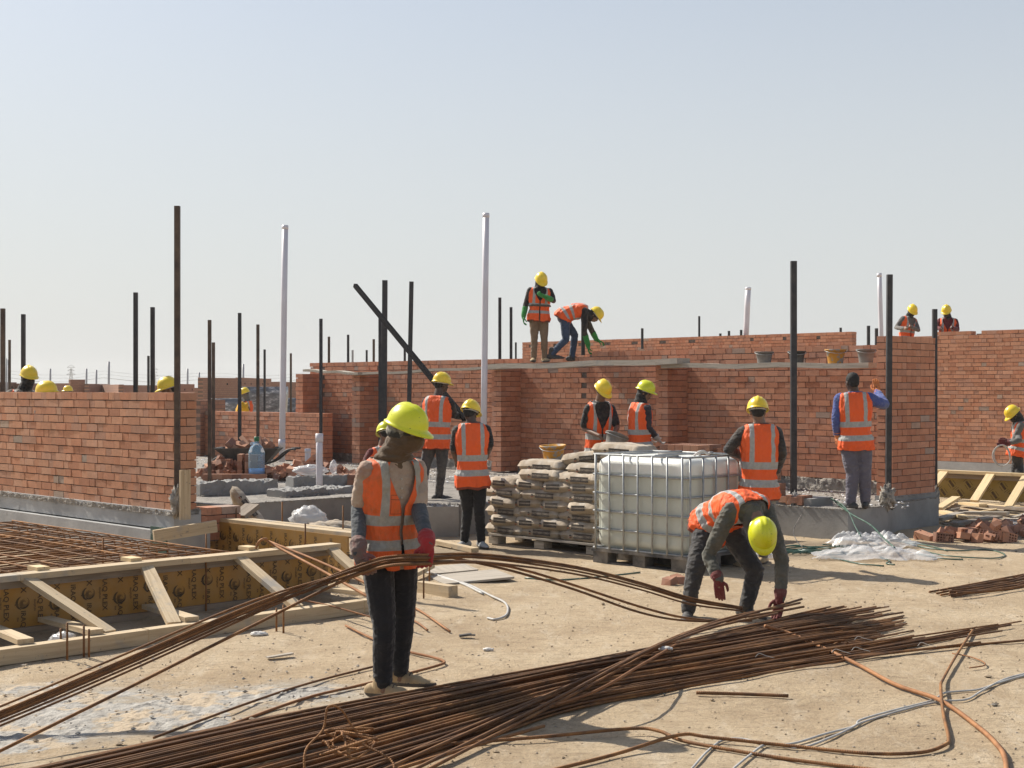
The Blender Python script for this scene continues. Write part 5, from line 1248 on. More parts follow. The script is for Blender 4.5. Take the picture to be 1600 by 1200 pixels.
bar([PG(830, 1218) + UP * .02, PG(960, 1185) + UP * .02, PG(1060, 1162) + UP * .045, PG(1110, 1161) + UP * .03, PG(1240, 1172) + UP * .02, PG(1360, 1182) + UP * .015, PG(1440, 1180) + UP * .015, PG(1476, 1170) + UP * .02, PG(1482, 1158) + UP * .02, PG(1474, 1120) + UP * .02, PG(1470, 1085) + UP * .045, PG(1474, 1068) + UP * .03, PG(1495, 1030) + UP * .03, PG(1522, 988) + UP * .03], 'hooked bar looping up at the right of the foreground', None, .0095)
bar([PG(850, 1140) + UP * .02, PG(700, 1190) + UP * .04, PG(600, 1215) + UP * .02], 'bar lying along the near edge of the pile', None, .0095)
bar([PG(1088, 1087) + UP * .018, PG(1160, 1089) + UP * .018, PG(1232, 1092) + UP * .018], 'short bar offcut alone on the sand', None, .011)
bar([PG(240, 1158) + UP * .018, PG(400, 1099) + UP * .018, PG(490, 1070) + UP * .018, PG(590, 1044) + UP * .018], 'thin bar on the sand passing behind the front worker', None, .0075)
bar([PG(300, 1160) + UP * .018, PG(470, 1098) + UP * .018, PG(560, 1076) + UP * .018, PG(640, 1056) + UP * .018, PG(690, 1042) + UP * .018, PG(691, 1036) + UP * .018, PG(672, 1030) + UP * .018, PG(630, 1020) + UP * .018, PG(585, 1003) + UP * .018, PG(540, 981) + UP * .018], 'bar bent back on itself beside the front worker boots', None, .009, 'rebar_o')
bar([PG(612, 935) + UP * .018, PG(655, 957) + UP * .018, PG(703, 990) + UP * .018], 'short straight orange bar right of the front worker knee', None, .009, 'rebar_o')
bar([PG(625, 964) + UP * .018, PG(650, 975) + UP * .018, PG(668, 988) + UP * .018], 'shorter straight bar beside a longer orange one', None, .008, 'rebar_o')
bar([PZ(400, 856, .5), PZ(405, 846, .6), PZ(415, 842, .62), PY(425, 850, 12.1), PY(500, 890, 11.3), PY(580, 935, 10.6)], 'hooked bar sloping down from the form corner', None, .011, 'rebar_o')
bar([PY(420, 846, 12.3), PY(500, 878, 11.6), PY(580, 915, 11.0), PY(620, 935, 10.7)], 'straight bar beside the hooked one by the form corner', None, .011, 'rebar_o')
bar([PG(470, 962) + UP * .13, PG(520, 967) + UP * .1, PG(590, 975) + UP * .04], 'thin bar resting on the ground timber', None, .007, 'rebar_o')
G2 = 'bars lying at the right edge'
for k in range(12):
    f = k / 11; a = lane(PG(1452 + 14 * (k % 3), 927), PG(1485 + 10 * (k % 2), 936), f); c = lane(PG(1640, 893), PG(1650, 915), f)
    bar([a + UP * (.012 + .02 * (k % 3)), a.lerp(c, .5) + UP * (.012 + .02 * (k % 2)), c + UP * (.012 + .02 * (k % 3)), c + (c - a) * 1.4 + UP * .018], 'rusty bar in the low bundle at the right edge', G2, .0095)
# rusty wire knot on the pile
p = PZ(545, 1160, .2); mb = MB(); pts = []
rs = random.Random(5)
for k in range(26): pts.append(p + V((rs.uniform(-.12, .12) + .0, rs.uniform(-.12, .12), rs.uniform(-.05, .06))))
pts = [p + V((-.17, -.22, -.12)), p + V((-.18, -.15, 0)), p + V((-.12, .0, .06)), p + V((-.10, .02, .16)), p + V((-.04, .05, .14))] + pts + [p + V((.2, -.1, -.05)), p + V((.22, -.2, -.12))]
mb.tube(smooth_path(pts, 5), .0055, 6); tag(mb.build('wire_tangle', 'rebar', None, True), 'tangle of orange rusty tie wire on the pile', 'wire')
rs = random.Random(6)
for k in range(5):
    u = rs.uniform(1180, 1500); v = 1030 - (u - 1180) * .09 + rs.uniform(-25, 8); a = PZ(u, v, .08); mb = MB(); mb.tube(smooth_path([a, a + V((.03, .02, .02)), a + V((.07, -.005, .01)), a + V((.12, -.03, .0))], 5), .0018, 5)
    tag(mb.build('tie_wire', 'cable', None, True), 'bit of pale tie wire curling on the bar pile', 'wire', 'tie wires on the bar pile')
mb = MB(); mb.tube(smooth_path([PG(1488, 1025) + UP * .018, PG(1515, 1030) + UP * .018, PG(1535, 1038) + UP * .02, PG(1538, 1044) + UP * .018, PG(1515, 1048) + UP * .018], 6), .005, 5); tag(mb.build('tie_wire', 'rebar_o', None, True), 'small hook of rusty wire on the sand near the looping bar', 'wire')
# scraps on the sand
mb = MB(); q = PG(727, 996); mb.box(q + UP * .018, (.09, .035, .015), (V((.95, .2, .1)).normalized(), V((-.2, .95, 0)).normalized(), UP)); mb.box(q + V((.05, -.01, .02)), (.05, .02, .01)); tag(mb.build('plastic_scrap', 'rubber'), 'small black scrap on the sand', 'scrap')
mb = MB(); q = PG(440, 1032); mb.beam(q + V((-.1, 0, .02)), q + V((.06, .1, .03)), .04, .01); tag(mb.build('wood_splinter', 'wood_old'), 'grey wood splinter on the sand left of the front worker', 'wood scrap')
for u, v, s, lb in ((1040, 1047, .035, 'white scrap caught on the bar pile'), (763, 1017, .03, 'tiny pale scrap on the sand'), (405, 993, .05, 'white paper scrap by the ground timber')):
    blobby('paper_scrap', 'white_rag', PG(u, v) + UP * (.14 if u == 1040 else .01), s, (1.3, .8, .4), lb, 'scrap', u % 9, .7, 4)
for u, v in ((1045, 914), (1060, 911)): brick('h', PG(u, v) + UP * .035, (.1, .1, u * .1), 'broken brick end on the sand before the tank', 'broken bricks before the tank')
# coil of white tie hose by the far right worker
mb = MB(); c = PY(1566, 712, 22.6); pts = [c + V((.13 * math.cos(a * .35) + (-.02 if a > 17 else 0), .02 * math.sin(a), .17 * math.sin(a * .35) - .0)) for a in range(33)]
mb.tube(smooth_path(pts, 3), .009, 6); tag(mb.build('wire_coil', 'cable', None, True), 'pale wire coil hanging from the far right worker hand', 'wire coil')
# slanting pole
slant_a, slant_b = PY(555, 446, 21.6), PY(727, 655, 18.6)
mb = MB(); mb.tube([slant_a, slant_b], .042, 4, sq=True); tag(mb.build('steel_post', 'steel_k'), 'dark square pole slanting from the hands of a worker up to the left', 'pole')
tub(PY(957, 702, 18.3) , .15, .20, 'grey yellow mortar tub held tilted by the worker in a black tee shirt', 'bucket_g', (-.25, .35, 0))
bpy.context.view_layer.update()
# ---------------------------------------------------------------- people
def limb(mb, pts, rad, n=14, flat=1.0):
    """tapered closed tube with rounded ends"""
    pts = [V(p) for p in pts]; a, b_ = (pts[0] - pts[1]).normalized(), (pts[-1] - pts[-2]).normalized()
    P = [pts[0] + a * rad[0] * .95, pts[0] + a * rad[0] * .6] ; R = [rad[0] * .3, rad[0] * .8]
    for i, p in enumerate(pts):
        P.append(p); R.append(rad[i])
        if i < len(pts) - 1: P.append(p.lerp(pts[i + 1], .5)); R.append((rad[i] + rad[i + 1]) / 2 * 1.02)
    P += [pts[-1] + b_ * rad[-1] * .6, pts[-1] + b_ * rad[-1] * .95]; R += [rad[-1] * .8, rad[-1] * .3]
    mb.tube(P, R, n)
def ell(mb, c, ax, sz, nu=16, nv=10):
    vs = []
    for j in range(nv + 1):
        th = math.pi * (j + .001) / (nv + .002)
        for i in range(nu):
            ph = 2 * math.pi * i / nu
            vs.append(V(c) + ax[0] * sz[0] * math.sin(th) * math.cos(ph) + ax[1] * sz[1] * math.sin(th) * math.sin(ph) + ax[2] * sz[2] * math.cos(th))
    mb.add(vs, [(j * nu + i, (j + 1) * nu + i, (j + 1) * nu + (i + 1) % nu, j * nu + (i + 1) % nu) for j in range(nv) for i in range(nu)] + [tuple(range(nu)), tuple(range((nv + 1) * nu - 1, nv * nu - 1, -1))])
def remesh(mb, vox, name, mats, parent, sm=3, wr=0.0, ws=9, seed=0, matfn=None, down=1.0, pins=None):
    me = bpy.data.meshes.new('raw'); me.from_pydata(mb.v, [], mb.f)
    ob = bpy.data.objects.new('raw', me); COL.objects.link(ob)
    md = ob.modifiers.new('r', 'REMESH'); md.mode = 'VOXEL'; md.voxel_size = vox; md.use_smooth_shade = True
    if sm: m2 = ob.modifiers.new('s', 'SMOOTH'); m2.iterations = sm; m2.factor = .5
    dg = bpy.context.evaluated_depsgraph_get(); out = bpy.data.meshes.new_from_object(ob.evaluated_get(dg)); bpy.data.objects.remove(ob); bpy.data.meshes.remove(me)
    nv = len(out.vertices); co = np.empty(nv * 3); out.vertices.foreach_get('co', co); co = co.reshape(-1, 3)
    if wr:
        no = np.empty(nv * 3); out.vertices.foreach_get('normal', no); no = no.reshape(-1, 3)
        for i in range(nv):
            p = V(co[i]); q = noise.noise(V((p.x * ws + seed, p.y * ws, p.z * ws * .6))) + .9 * (.5 - abs(noise.noise(V((p.x * ws * 1.3, p.y * ws * 1.3 + seed, p.z * ws * 2.4)))) * 2)
            co[i] += no[i] * wr * q * .6
    out.name = name
    for m_ in mats: out.materials.append(M[m_])
    if matfn:
        for pl_ in out.polygons: pl_.material_index = matfn(V(co[pl_.vertices[0]]))
    o = parent.location; co2 = co - np.array(o); out.vertices.foreach_set('co', co2.ravel()); out.update()
    r = bpy.data.objects.new(name, out); COL.objects.link(r); r.parent = parent
    return r
TS = [(-.16, .170, .120), (-.05, .172, .124), (.08, .160, .118), (.22, .150, .110), (.42, .160, .117), (.62, .178, .122), (.78, .186, .113), (.88, .176, .098), (.95, .146, .086), (1.0, .098, .072), (1.07, .062, .060)]
def interp(T, t):
    for a, b_ in zip(T[:-1], T[1:]):
        if t <= b_[0]:
            f = (t - a[0]) / (b_[0] - a[0]); f = max(0, f); return [a[i] + (b_[i] - a[i]) * f for i in range(1, len(a))]
    return list(T[-1][1:])
class Spine:
    def __init__(s, P, Nk, R, k, bow=0.0, tail=None):
        s.P, s.N, s.R, s.k = V(P), V(Nk), V(R).normalized(), k; T = (s.N - s.P); F = T.normalized().cross(s.R).normalized(); s.C = (s.P + s.N) / 2 - F * bow * T.length
        s.tail = V(tail) if tail else None
    def at(s, t):
        if t < 0:
            d = (s.tail or (s.P - s.C)).normalized(); p = s.P + d * (-t) * .5 * s.k; T = -d
        elif t > 1:
            d = (s.N - s.C).normalized(); p = s.N + d * (t - 1) * .5 * s.k; T = d
        else:
            p = s.P * (1 - t) ** 2 + s.C * 2 * t * (1 - t) + s.N * t * t; T = ((s.C - s.P) * (1 - t) + (s.N - s.C) * t).normalized()
        F = T.cross(s.R).normalized(); R = F.cross(T).normalized(); return p, R, F, T
def torso(mb, sp, grow=0.0, t0=-.16, t1=1.07, n=28, wide=1.0):
    grow = grow + .0
    ts = [t for t, _, _ in TS if t0 <= t <= t1]; ts = sorted(set(ts + [t0, t1] + [q for q in (.3, .5, .7) if t0 < q < t1])); vs = []; k = sp.k
    for t in ts:
        p, R, F, T = sp.at(t); w_, d = interp(TS, t); w_ = (w_ * wide + grow) * k; d = (d + grow) * k
        for i in range(n):
            q = 2 * math.pi * i / n; c, s_ = math.cos(q), math.sin(q); vs.append(p + R * w_ * math.copysign(abs(c) ** .85, c) + F * d * math.copysign(abs(s_) ** .85, s_))
    fs = [(j * n + i, j * n + (i + 1) % n, (j + 1) * n + (i + 1) % n, (j + 1) * n + i) for j in range(len(ts) - 1) for i in range(n)] + [tuple(range(n - 1, -1, -1)), tuple(range((len(ts) - 1) * n, len(ts) * n))]
    mb.add(vs, fs)
def vest(sp, mat, parent, hem=-.24, open_=True, seed=0, grow=.026, belly=0.0, name='safety_vest', vw=.62, v0=.5):
    k = sp.k; n = 84; m_ = 46; vs = []; vc = []; t1 = .985
    for j in range(m_ + 1):
        t = hem + (t1 - hem) * j / m_; p, R, F, T = sp.at(t); w_, d = interp(TS, t); g = grow + (.012 if t < .1 else 0)
        w_ = (w_ + g) * k; d = (d + g) * k
        if t > .84: w_ *= .97
        neck = 0 if t < v0 else min(1, (t - v0) / (.94 - v0))          # V opening grows upward
        phi0 = .035 + neck * vw if open_ else .02
        for i in range(n + 1):
            q = math.pi / 2 + phi0 + (2 * math.pi - 2 * phi0) * i / n
            c, s_ = math.cos(q), math.sin(q); x = w_ * math.copysign(abs(c) ** .85, c); y = d * math.copysign(abs(s_) ** .85, s_)
            pt = p + R * x + F * y
            if t < -.0: pt = pt + T * (t / hem) * .022 * k * (noise.noise(V((c * 2 + seed, s_ * 2, 0))) + (.6 if s_ > 0 and abs(c) < .4 else 0) * -1)
            wv = noise.noise(V((pt.x * 7 + seed, pt.y * 7, pt.z * 5))) * .014 + (abs(noise.noise(V((c * 3 + seed, s_ * 3, t * 4)))) - .2) * .020 * (1.2 - t) + (.25 - abs(noise.noise(V((c * 2.2 + t * 3 + seed, s_ * 2.2 - t * 2, t * 7))))) * .018
            if t < -.1: wv += .010 * math.sin(q * 7 + seed)
            pt += (R * c + F * s_).normalized() * wv * k
            if t < -.02 and s_ > 0: pt += -T * 0
            vs.append(pt); vc.append((x / k, t, 1.0 if s_ > 0 else -1.0))
    fs = [(j * (n + 1) + i, j * (n + 1) + i + 1, (j + 1) * (n + 1) + i + 1, (j + 1) * (n + 1) + i) for j in range(m_) for i in range(n)]
    o = V(parent.location); me = bpy.data.meshes.new(name); me.from_pydata([tuple(v - o) for v in vs], [], fs); me.materials.append(M[mat]); me.polygons.foreach_set('use_smooth', [True] * len(fs))
    a = me.attributes.new('vc', 'FLOAT_VECTOR', 'POINT'); a.data.foreach_set('vector', np.array(vc).ravel())
    ob = bpy.data.objects.new(name, me); COL.objects.link(ob); ob.parent = parent
    sl = ob.modifiers.new('thick', 'SOLIDIFY'); sl.thickness = .004; sl.offset = -1
    return ob
def hand(mb, wr, d, pn, side, k=1.0, curl=.9, spread=.0, grip=False):
    """palm, four unequal fingers and a thumb; d = along the hand, pn = palm normal (the way it closes), side = +-1 thumb side along s"""
    d = V(d).normalized(); pn = (V(pn) - d * V(pn).dot(d)).normalized(); s = d.cross(pn) * side
    pc = wr + d * .045 * k
    for q in (-.026, -.009, .009, .026): limb(mb, [wr + s * q * .6 * k, wr + d * .045 * k + s * q * k, wr + d * .088 * k + s * q * 1.05 * k], [.016 * k, .0155 * k, .0125 * k], 8)
    for i, (q, L) in enumerate(((.030, .072), (.010, .080), (-.011, .075), (-.031, .060))):
        b_ = wr + d * .090 * k + s * q * k; a = curl * (.75 + .12 * i) * .7; dd = (d + s * q * spread * 8).normalized(); pts = [b_]; ang = a * .6
        for seg in (.45, .32, .25):
            v_ = dd * math.cos(ang) + pn * math.sin(ang); b_ = b_ + v_ * L * seg * k; pts.append(b_); ang += a
        limb(mb, pts, [.0105 * k, .0098 * k, .009 * k, .0078 * k], 8)
    t0 = wr + d * .025 * k + s * .028 * k; t1 = t0 + (d * .55 + s * .6 + pn * .35).normalized() * .040 * k; t2 = t1 + (d * .8 + s * .12 + pn * (.3 + curl * .4)).normalized() * .034 * k; t3 = t2 + (d * .8 - s * .05 + pn * (.3 + curl * .5)).normalized() * .026 * k
    limb(mb, [t0, t1, t2, t3], [.015 * k, .013 * k, .0115 * k, .0095 * k], 8)
def head(mb, c, R, F, U, k, neck=None):
    A_ = (R, F, U); P = lambda x, y, z: c + R * x * k + F * y * k + U * z * k
    def e(x, y, z, a, b_, c_): ell(mb, P(x, y, z), A_, (a * k, b_ * k, c_ * k))
    e(0, -.010, .030, .074, .093, .085); e(0, .018, -.028, .060, .070, .080); e(0, .034, -.078, .042, .044, .032); e(0, .082, .012, .050, .014, .012)
    e(0, .064, -.062, .028, .028, .030); e(.036, .062, -.026, .020, .02, .02); e(-.036, .062, -.026, .020, .02, .02)
    limb(mb, [P(0, .082, .004), P(0, .102, -.026), P(0, .096, -.036)], [.008 * k, .0115 * k, .010 * k], 8)
    e(0, .088, -.056, .024, .010, .006); e(0, .086, -.066, .021, .011, .007)
    for s in (-1, 1): e(s * .074, -.005, -.012, .010, .018, .031)
    if neck is not None: limb(mb, [neck - U * .02 * k, (neck + c) / 2 - F * .012 * k, P(0, -.018, -.04)], [.068 * k, .058 * k, .056 * k])
def helmet(c, R, F, U, k, mat, parent, band=True, name='helmet'):
    hc = c + U * .040 * k - F * .002 * k; mb = MB(); n = 56; vs = []; rows = 14
    a, b_, h = .112 * k, .132 * k, .122 * k
    def pt(q, f, inn=0.0):
        r = math.cos(f * math.pi / 2) ** .82 if f < 1 else 0; z = math.sin(f * math.pi / 2); c_, s_ = math.cos(q), math.sin(q)
        x, y = (a - inn) * c_ * r, (b_ - inn) * s_ * r; zz = (h - inn) * z
        rg = math.exp(-(x / (.020 * k)) ** 2) * .013 * k * (1 if f > .18 else f / .18) + math.exp(-((abs(x) - .040 * k) / (.008 * k)) ** 2) * .006 * k * (f > .2)
        return hc + R * x + F * y + U * (zz + rg)
    def rim(q, o, dz):
        c_, s_ = math.cos(q), math.sin(q); ext = .010 + .042 * max(0, s_) ** 2.2 + .008 * max(0, -s_) ** 4; ext *= o
        return hc + R * (a + ext * k * .75) * c_ + F * (b_ + ext * k) * s_ + U * (dz - .012 * o * (1 + .8 * max(0, s_))) * k
    rings = [[rim(2 * math.pi * i / n, 1, -.006) for i in range(n)], [rim(2 * math.pi * i / n, 1, .001) for i in range(n)], [rim(2 * math.pi * i / n, .3, .001) for i in range(n)]]
    rings += [[pt(2 * math.pi * i / n, (j / rows) ** 1.0) for i in range(n)] for j in range(rows)]
    for r_ in rings: vs += r_
    fs = [(j * n + i, j * n + (i + 1) % n, (j + 1) * n + (i + 1) % n, (j + 1) * n + i) for j in range(len(rings) - 1) for i in range(n)] + [tuple(range((len(rings) - 1) * n, len(rings) * n))]
    inner = [[pt(2 * math.pi * i / n, j / 6 * .98, .006 * k) for i in range(n)] for j in range(7)]; o = len(vs)
    for r_ in inner: vs += r_
    fs += [(o + j * n + i, o + (j + 1) * n + i, o + (j + 1) * n + (i + 1) % n, o + j * n + (i + 1) % n) for j in range(6) for i in range(n)]
    fs += [(i, o + i, o + (i + 1) % n, (i + 1) % n) for i in range(n)]
    mb.add(vs, fs); hm = mb.build(name, mat, parent, True, attrs=False)
    if band:
        mb = MB(); ri = []
        for z in (-.030, .004):
            ri += [hc + R * .090 * k * math.cos(2 * math.pi * i / 28) + F * .108 * k * math.sin(2 * math.pi * i / 28) + U * z * k for i in range(28)]
        mb.add(ri, [(i, (i + 1) % 28, 28 + (i + 1) % 28, 28 + i) for i in range(28)]); mb.build('head_band', 'helm_band', hm, True, origin=None, attrs=False)
    return hm
def shoe(mb, an, d, k, L=.27, tall=.10, up=UP):
    d = V((d.x, d.y, 0)).normalized(); s = V((-d.y, d.x, 0)); g = an - UP * .085 * k
    for q, w_, h in ((-.065, .036, .045), (-.02, .040, .050), (.05, .043, .044), (.11, .047, .036), (.155, .042, .028), (.185, .028, .020)):
        c = g + d * q * k; ell(mb, c + UP * (h * k * .75), (s, d, UP), (w_ * k, .055 * k, h * k))
    limb(mb, [g + UP * .05 * k - d * .02 * k, an + UP * (tall - .03) * k], [.047 * k, .050 * k], 12)
    limb(mb, [an + UP * (tall - .045) * k, an + UP * (tall - .035) * k], [.052 * k, .052 * k], 12)
    vs = []
    n = 20
    for z in (0, .028):
        for i in range(n):
            q = 2 * math.pi * i / n; x = math.cos(q); y = math.sin(q); vs.append(g + d * (.055 + .145 * x) * k + s * y * (.046 + .004 * x) * k + UP * (z - .002) * k)
    mb.add(vs, [(i, (i + 1) % n, n + (i + 1) % n, n + i) for i in range(n)] + [tuple(range(n - 1, -1, -1)), tuple(range(n, 2 * n))])
def person(label, Y, k, yaw, pel, neck, hd, shw=None, elL=None, wrL=None, elR=None, wrR=None, knL=None, anL=None, knR=None, anR=None, look=None, hup=None, foot=None,
           top='black_cloth', sleeve='long', legs='black_cloth', shoes='black_cloth', vmat='vest', helm='helm_y', skin='skin', glove=None, glove_len=.0, mask=None, hood=None, hair=True,
           beard=False, bow=.05, vox=.009, lowsleeve=None, hL=None, hR=None, curl=.8, vopen=True, hem=-.24, shadeclip=None, wr_amp=.012, group=None, ttail=None, belt=None, root=None, thick=1.0, shirt_tail=False, vopen_w=.62, hscale=1.0):
    """all joints are (u, v, dY) measured on the photograph, at depth Y + dY; L/R are the person's own left/right; yaw: body heading (0 = away from the camera)"""
    J = lambda j: PY(j[0], j[1], Y + (j[2] if len(j) > 2 else 0))
    a = R_(yaw); F = V((-math.sin(a), math.cos(a), 0)); R = V((math.cos(a), math.sin(a), 0))
    P, Nk, C = J(pel), J(neck), J(hd)
    if (Nk - P).normalized().z > .8: Nk = Nk + UP * .03 * k
    anl, anr = J(anL), J(anR); rt = root or V(((anl.x + anr.x) / 2, (anl.y + anr.y) / 2, min(anl.z, anr.z) - .085 * k))
    pr = empty('person', rt, label, 'person', group)
    sp = Spine(P, Nk, R, k, bow, ttail)
    pN, RN, FN, TN = sp.at(.86); shl, shr = pN - RN * .172 * k, pN + RN * .172 * k
    pP, RP, FP, TP = sp.at(0); hl, hr = P - R * .088 * k - UP * .03 * k, P + R * .088 * k - UP * .03 * k
    el, wl, er, wr_ = J(elL), J(wrL), J(elR), J(wrR); kl, kr = J(knL), J(knR)
    # head axes
    lk = V(look).normalized() if look else F; U = V(hup) if hup else UP; U = (U - lk * U.dot(lk)).normalized(); Rh = lk.cross(U).normalized(); U = Rh.cross(lk).normalized()
    seed = int(pel[0]) % 50
    hdL = V(hL[0]) if hL else (wl - el); hdR = V(hR[0]) if hR else (wr_ - er)
    pnL = V(hL[1]) if hL else FN; pnR = V(hR[1]) if hR else FN
    sideL = 1 if (hdL.cross(pnL)).dot(FN * .3 + RN) > 0 else -1; sideR = 1 if (hdR.cross(pnR)).dot(FN * .3 - RN) > 0 else -1
    if hL and len(hL) > 2: sideL = hL[2]
    if hR and len(hR) > 2: sideR = hR[2]
    # --- body: one continuous surface
    mb = MB(); torso(mb, sp, -.022); head(mb, C, Rh, lk, U, k, Nk)
    for sh, e_, w_ in ((shl, el, wl), (shr, er, wr_)): limb(mb, [sh, e_, w_], [.048 * k, .040 * k, .028 * k])
    for h_, kn, an in ((hl, kl, anl), (hr, kr, anr)): limb(mb, [h_, kn, an], [.072 * k, .048 * k, .036 * k]); limb(mb, [an, an - UP * .05 * k + F * .02], [.036 * k, .03 * k])
    limb(mb, [hl, hr], [.085 * k, .085 * k])
    if not glove:
        hand(mb, wl, hdL, pnL, sideL, k, curl); hand(mb, wr_, hdR, pnR, sideR, k, curl)
    else:
        limb(mb, [wl, wl + hdL.normalized() * .06 * k], [.026 * k, .02 * k]); limb(mb, [wr_, wr_ + hdR.normalized() * .06 * k], [.026 * k, .02 * k])
    eyes = [C + Rh * (s * .031 * k) + lk * .080 * k + U * .002 * k for s in (-1, 1)]; brows = [C + Rh * (s * .031 * k) + lk * .086 * k + U * .022 * k for s in (-1, 1)]; lp = C + lk * .096 * k - U * .061 * k
    def mf(p):
        for e_ in eyes:
            if (p - e_).length < .0135 * k: return 1
        for b_ in brows:
            q = p - b_
            if abs(q.dot(U)) < .007 * k and abs(q.dot(Rh)) < .022 * k and q.length < .03 * k: return 1
        q = p - lp
        if abs(q.dot(U)) < .010 * k and abs(q.dot(Rh)) < .022 * k and q.length < .028 * k: return 2
        if beard:
            q = p - C
            if q.dot(U) < -.045 * k and q.dot(lk) > .0 and q.length < .15 * k: return 1
        return 0
    remesh(mb, vox, 'body', [skin, 'eye', 'lip'], pr, 2, matfn=mf)
    # --- trousers
    mb = MB(); torso(mb, sp, .006 * thick, -.14, .10)
    for h_, kn, an in ((hl, kl, anl), (hr, kr, anr)):
        limb(mb, [h_, h_.lerp(kn, .5), kn, kn.lerp(an, .5), an + UP * .0 * k], [.094 * k * thick, .085 * k * thick, .066 * k * thick, .060 * k * thick, .050 * k * thick])
        for q in (.80, .88, .95): c = kn.lerp(an, q); limb(mb, [c - UP * .006, c + UP * .006], [.056 * k * thick, .054 * k * thick])
    limb(mb, [hl, hr], [.10 * k, .10 * k])
    remesh(mb, vox, 'trousers', [legs], pr, 3, wr_amp * k * .8, 11, seed + 3)
    # --- shirt
    mb = MB(); torso(mb, sp, .004 * thick, -.20 if shirt_tail else -.06, 1.0)
    for sh, e_, w_ in ((shl, el, wl), (shr, er, wr_)):
        if sleeve == 'long': limb(mb, [sh, sh.lerp(e_, .5), e_, e_.lerp(w_, .5), w_], [.066 * k * thick, .060 * k * thick, .051 * k * thick, .047 * k * thick, .039 * k * thick])
        elif sleeve == 'short': limb(mb, [sh, sh.lerp(e_, .80)], [.066 * k, .060 * k])
    remesh(mb, vox, 'shirt', [top], pr, 4, wr_amp * k * .7, 13, seed)
    if lowsleeve:
        for sh, e_, w_ in ((shl, el, wl), (shr, er, wr_)):
            mb = MB(); limb(mb, [sh.lerp(e_, .55), e_, e_.lerp(w_, .5), w_], [.052 * k, .050 * k, .045 * k, .036 * k]); remesh(mb, vox * .8, 'under_sleeve', [lowsleeve], pr, 2, wr_amp * k * .7, 16, seed + 7)
    # --- shoes
    fd = foot or (F, F)
    for an, d in zip((anl, anr), fd):
        mb = MB(); shoe(mb, an, V(d), k); gz = an.z - .085 * k + .024; remesh(mb, vox * .7, 'shoe', [shoes, 'sole'], pr, 2, matfn=lambda p: 1 if p.z < gz else 0)
    if vmat: vest(sp, vmat, pr, hem, vopen, seed, .026 + .012 * (thick - 1) * 5, vw=vopen_w)
    if belt: 
        mb = MB(); p, RB, FB, TB = sp.at(.33); mb.tube([p + RB * math.cos(q * .314) * .20 * k + FB * math.sin(q * .314) * .155 * k for q in range(21)], .018 * k, 8, cap=False); mb.build('belt', belt, pr, True, attrs=False)
    if helm: helmet(C, Rh, lk, U, k * hscale, helm, pr)
    if glove:
        gm = glove if isinstance(glove, (list, tuple)) else (glove, glove)
        for w_, e_, hd_, pn_, sd_, gg in ((wl, el, hdL, pnL, sideL, gm[0]), (wr_, er, hdR, pnR, sideR, gm[1])):
            if not gg: continue
            mb = MB(); hand(mb, w_, hd_, pn_, sd_, k * 1.08, curl); limb(mb, [w_.lerp(e_, glove_len + .10), w_.lerp(e_, .04), w_ + hd_.normalized() * .03], [.054 * k, .046 * k, .034 * k]); remesh(mb, min(vox * .6, .0045), 'glove', [gg], pr, 1, .003, 20, seed)
    A_ = (Rh, lk, U); PH = lambda x, y, z: C + Rh * x * k + lk * y * k + U * z * k
    if mask:
        mb = MB(); ell(mb, PH(0, .022, -.050), A_, (.075 * k, .088 * k, .072 * k)); ell(mb, PH(0, -.02, -.03), A_, (.086 * k, .088 * k, .06 * k))
        limb(mb, [PH(0, .0, -.07), Nk - lk * .01 * k, Nk - TN * .06 * k], [.082 * k, .088 * k, .10 * k]); remesh(mb, vox * .8, 'face_cover', [mask], pr, 3, .006, 9, seed + 1)
    if hood:
        mb = MB(); ell(mb, PH(0, -.022, .015), A_, (.088 * k, .096 * k, .10 * k)); ell(mb, PH(0, -.03, -.06), A_, (.085 * k, .085 * k, .08 * k)); limb(mb, [PH(0, -.03, -.08), Nk - TN * .05 * k], [.085 * k, .10 * k]); remesh(mb, vox, 'hood', [hood], pr, 3, .008, 12, seed + 2)
    elif hair:
        mb = MB(); ell(mb, PH(0, -.022, .040), A_, (.081 * k, .092 * k, .090 * k)); ell(mb, PH(0, -.045, -.005), A_, (.070 * k, .062 * k, .065 * k)); remesh(mb, vox * .8, 'hair', ['hair'], pr, 2, .004, 40, seed)
    return pr, sp, dict(C=C, R=Rh, F=lk, U=U, N=Nk, sp=sp, k=k)

M['shirt_beige'] = cloth('dusty beige shirt', (.42, .33, .25), .75, (.27, .13, .085))
M['slv_grey'] = cloth('slate grey sleeve', (.055, .065, .075), .35, (.2, .19, .17))
M['jeans_black'] = cloth('black denim', (.010, .010, .013), .14, (.10, .09, .08))
M['boot_tan'] = simple('dusty tan leather', (.50, .37, .21), (.33, .24, .14), 12, .85, .4, 60, .005)
M['brown_cloth'] = cloth('brown knitted cloth', (.10, .060, .028), .1)
M['glove_red'] = cloth('dark red glove', (.34, .02, .022), .25, (.12, .05, .04)); M['glove_grey'] = cloth('worn grey red glove', (.17, .12, .10), .5, (.40, .04, .03))
M['olive'] = cloth('olive grey jersey', (.085, .085, .068), .2); M['char'] = cloth('charcoal trousers', (.034, .034, .036), .35, (.14, .12, .10))
M['glove_maroon'] = cloth('maroon glove', (.15, .02, .02), .2)
M['grey_tr'] = cloth('grey trousers', (.20, .195, .19), .3); M['blue'] = cloth('blue coverall', (.055, .085, .30), .55, (.20, .22, .28)); M['lilac_tr'] = cloth('grey violet trousers', (.125, .115, .15), .3, (.22, .2, .2))
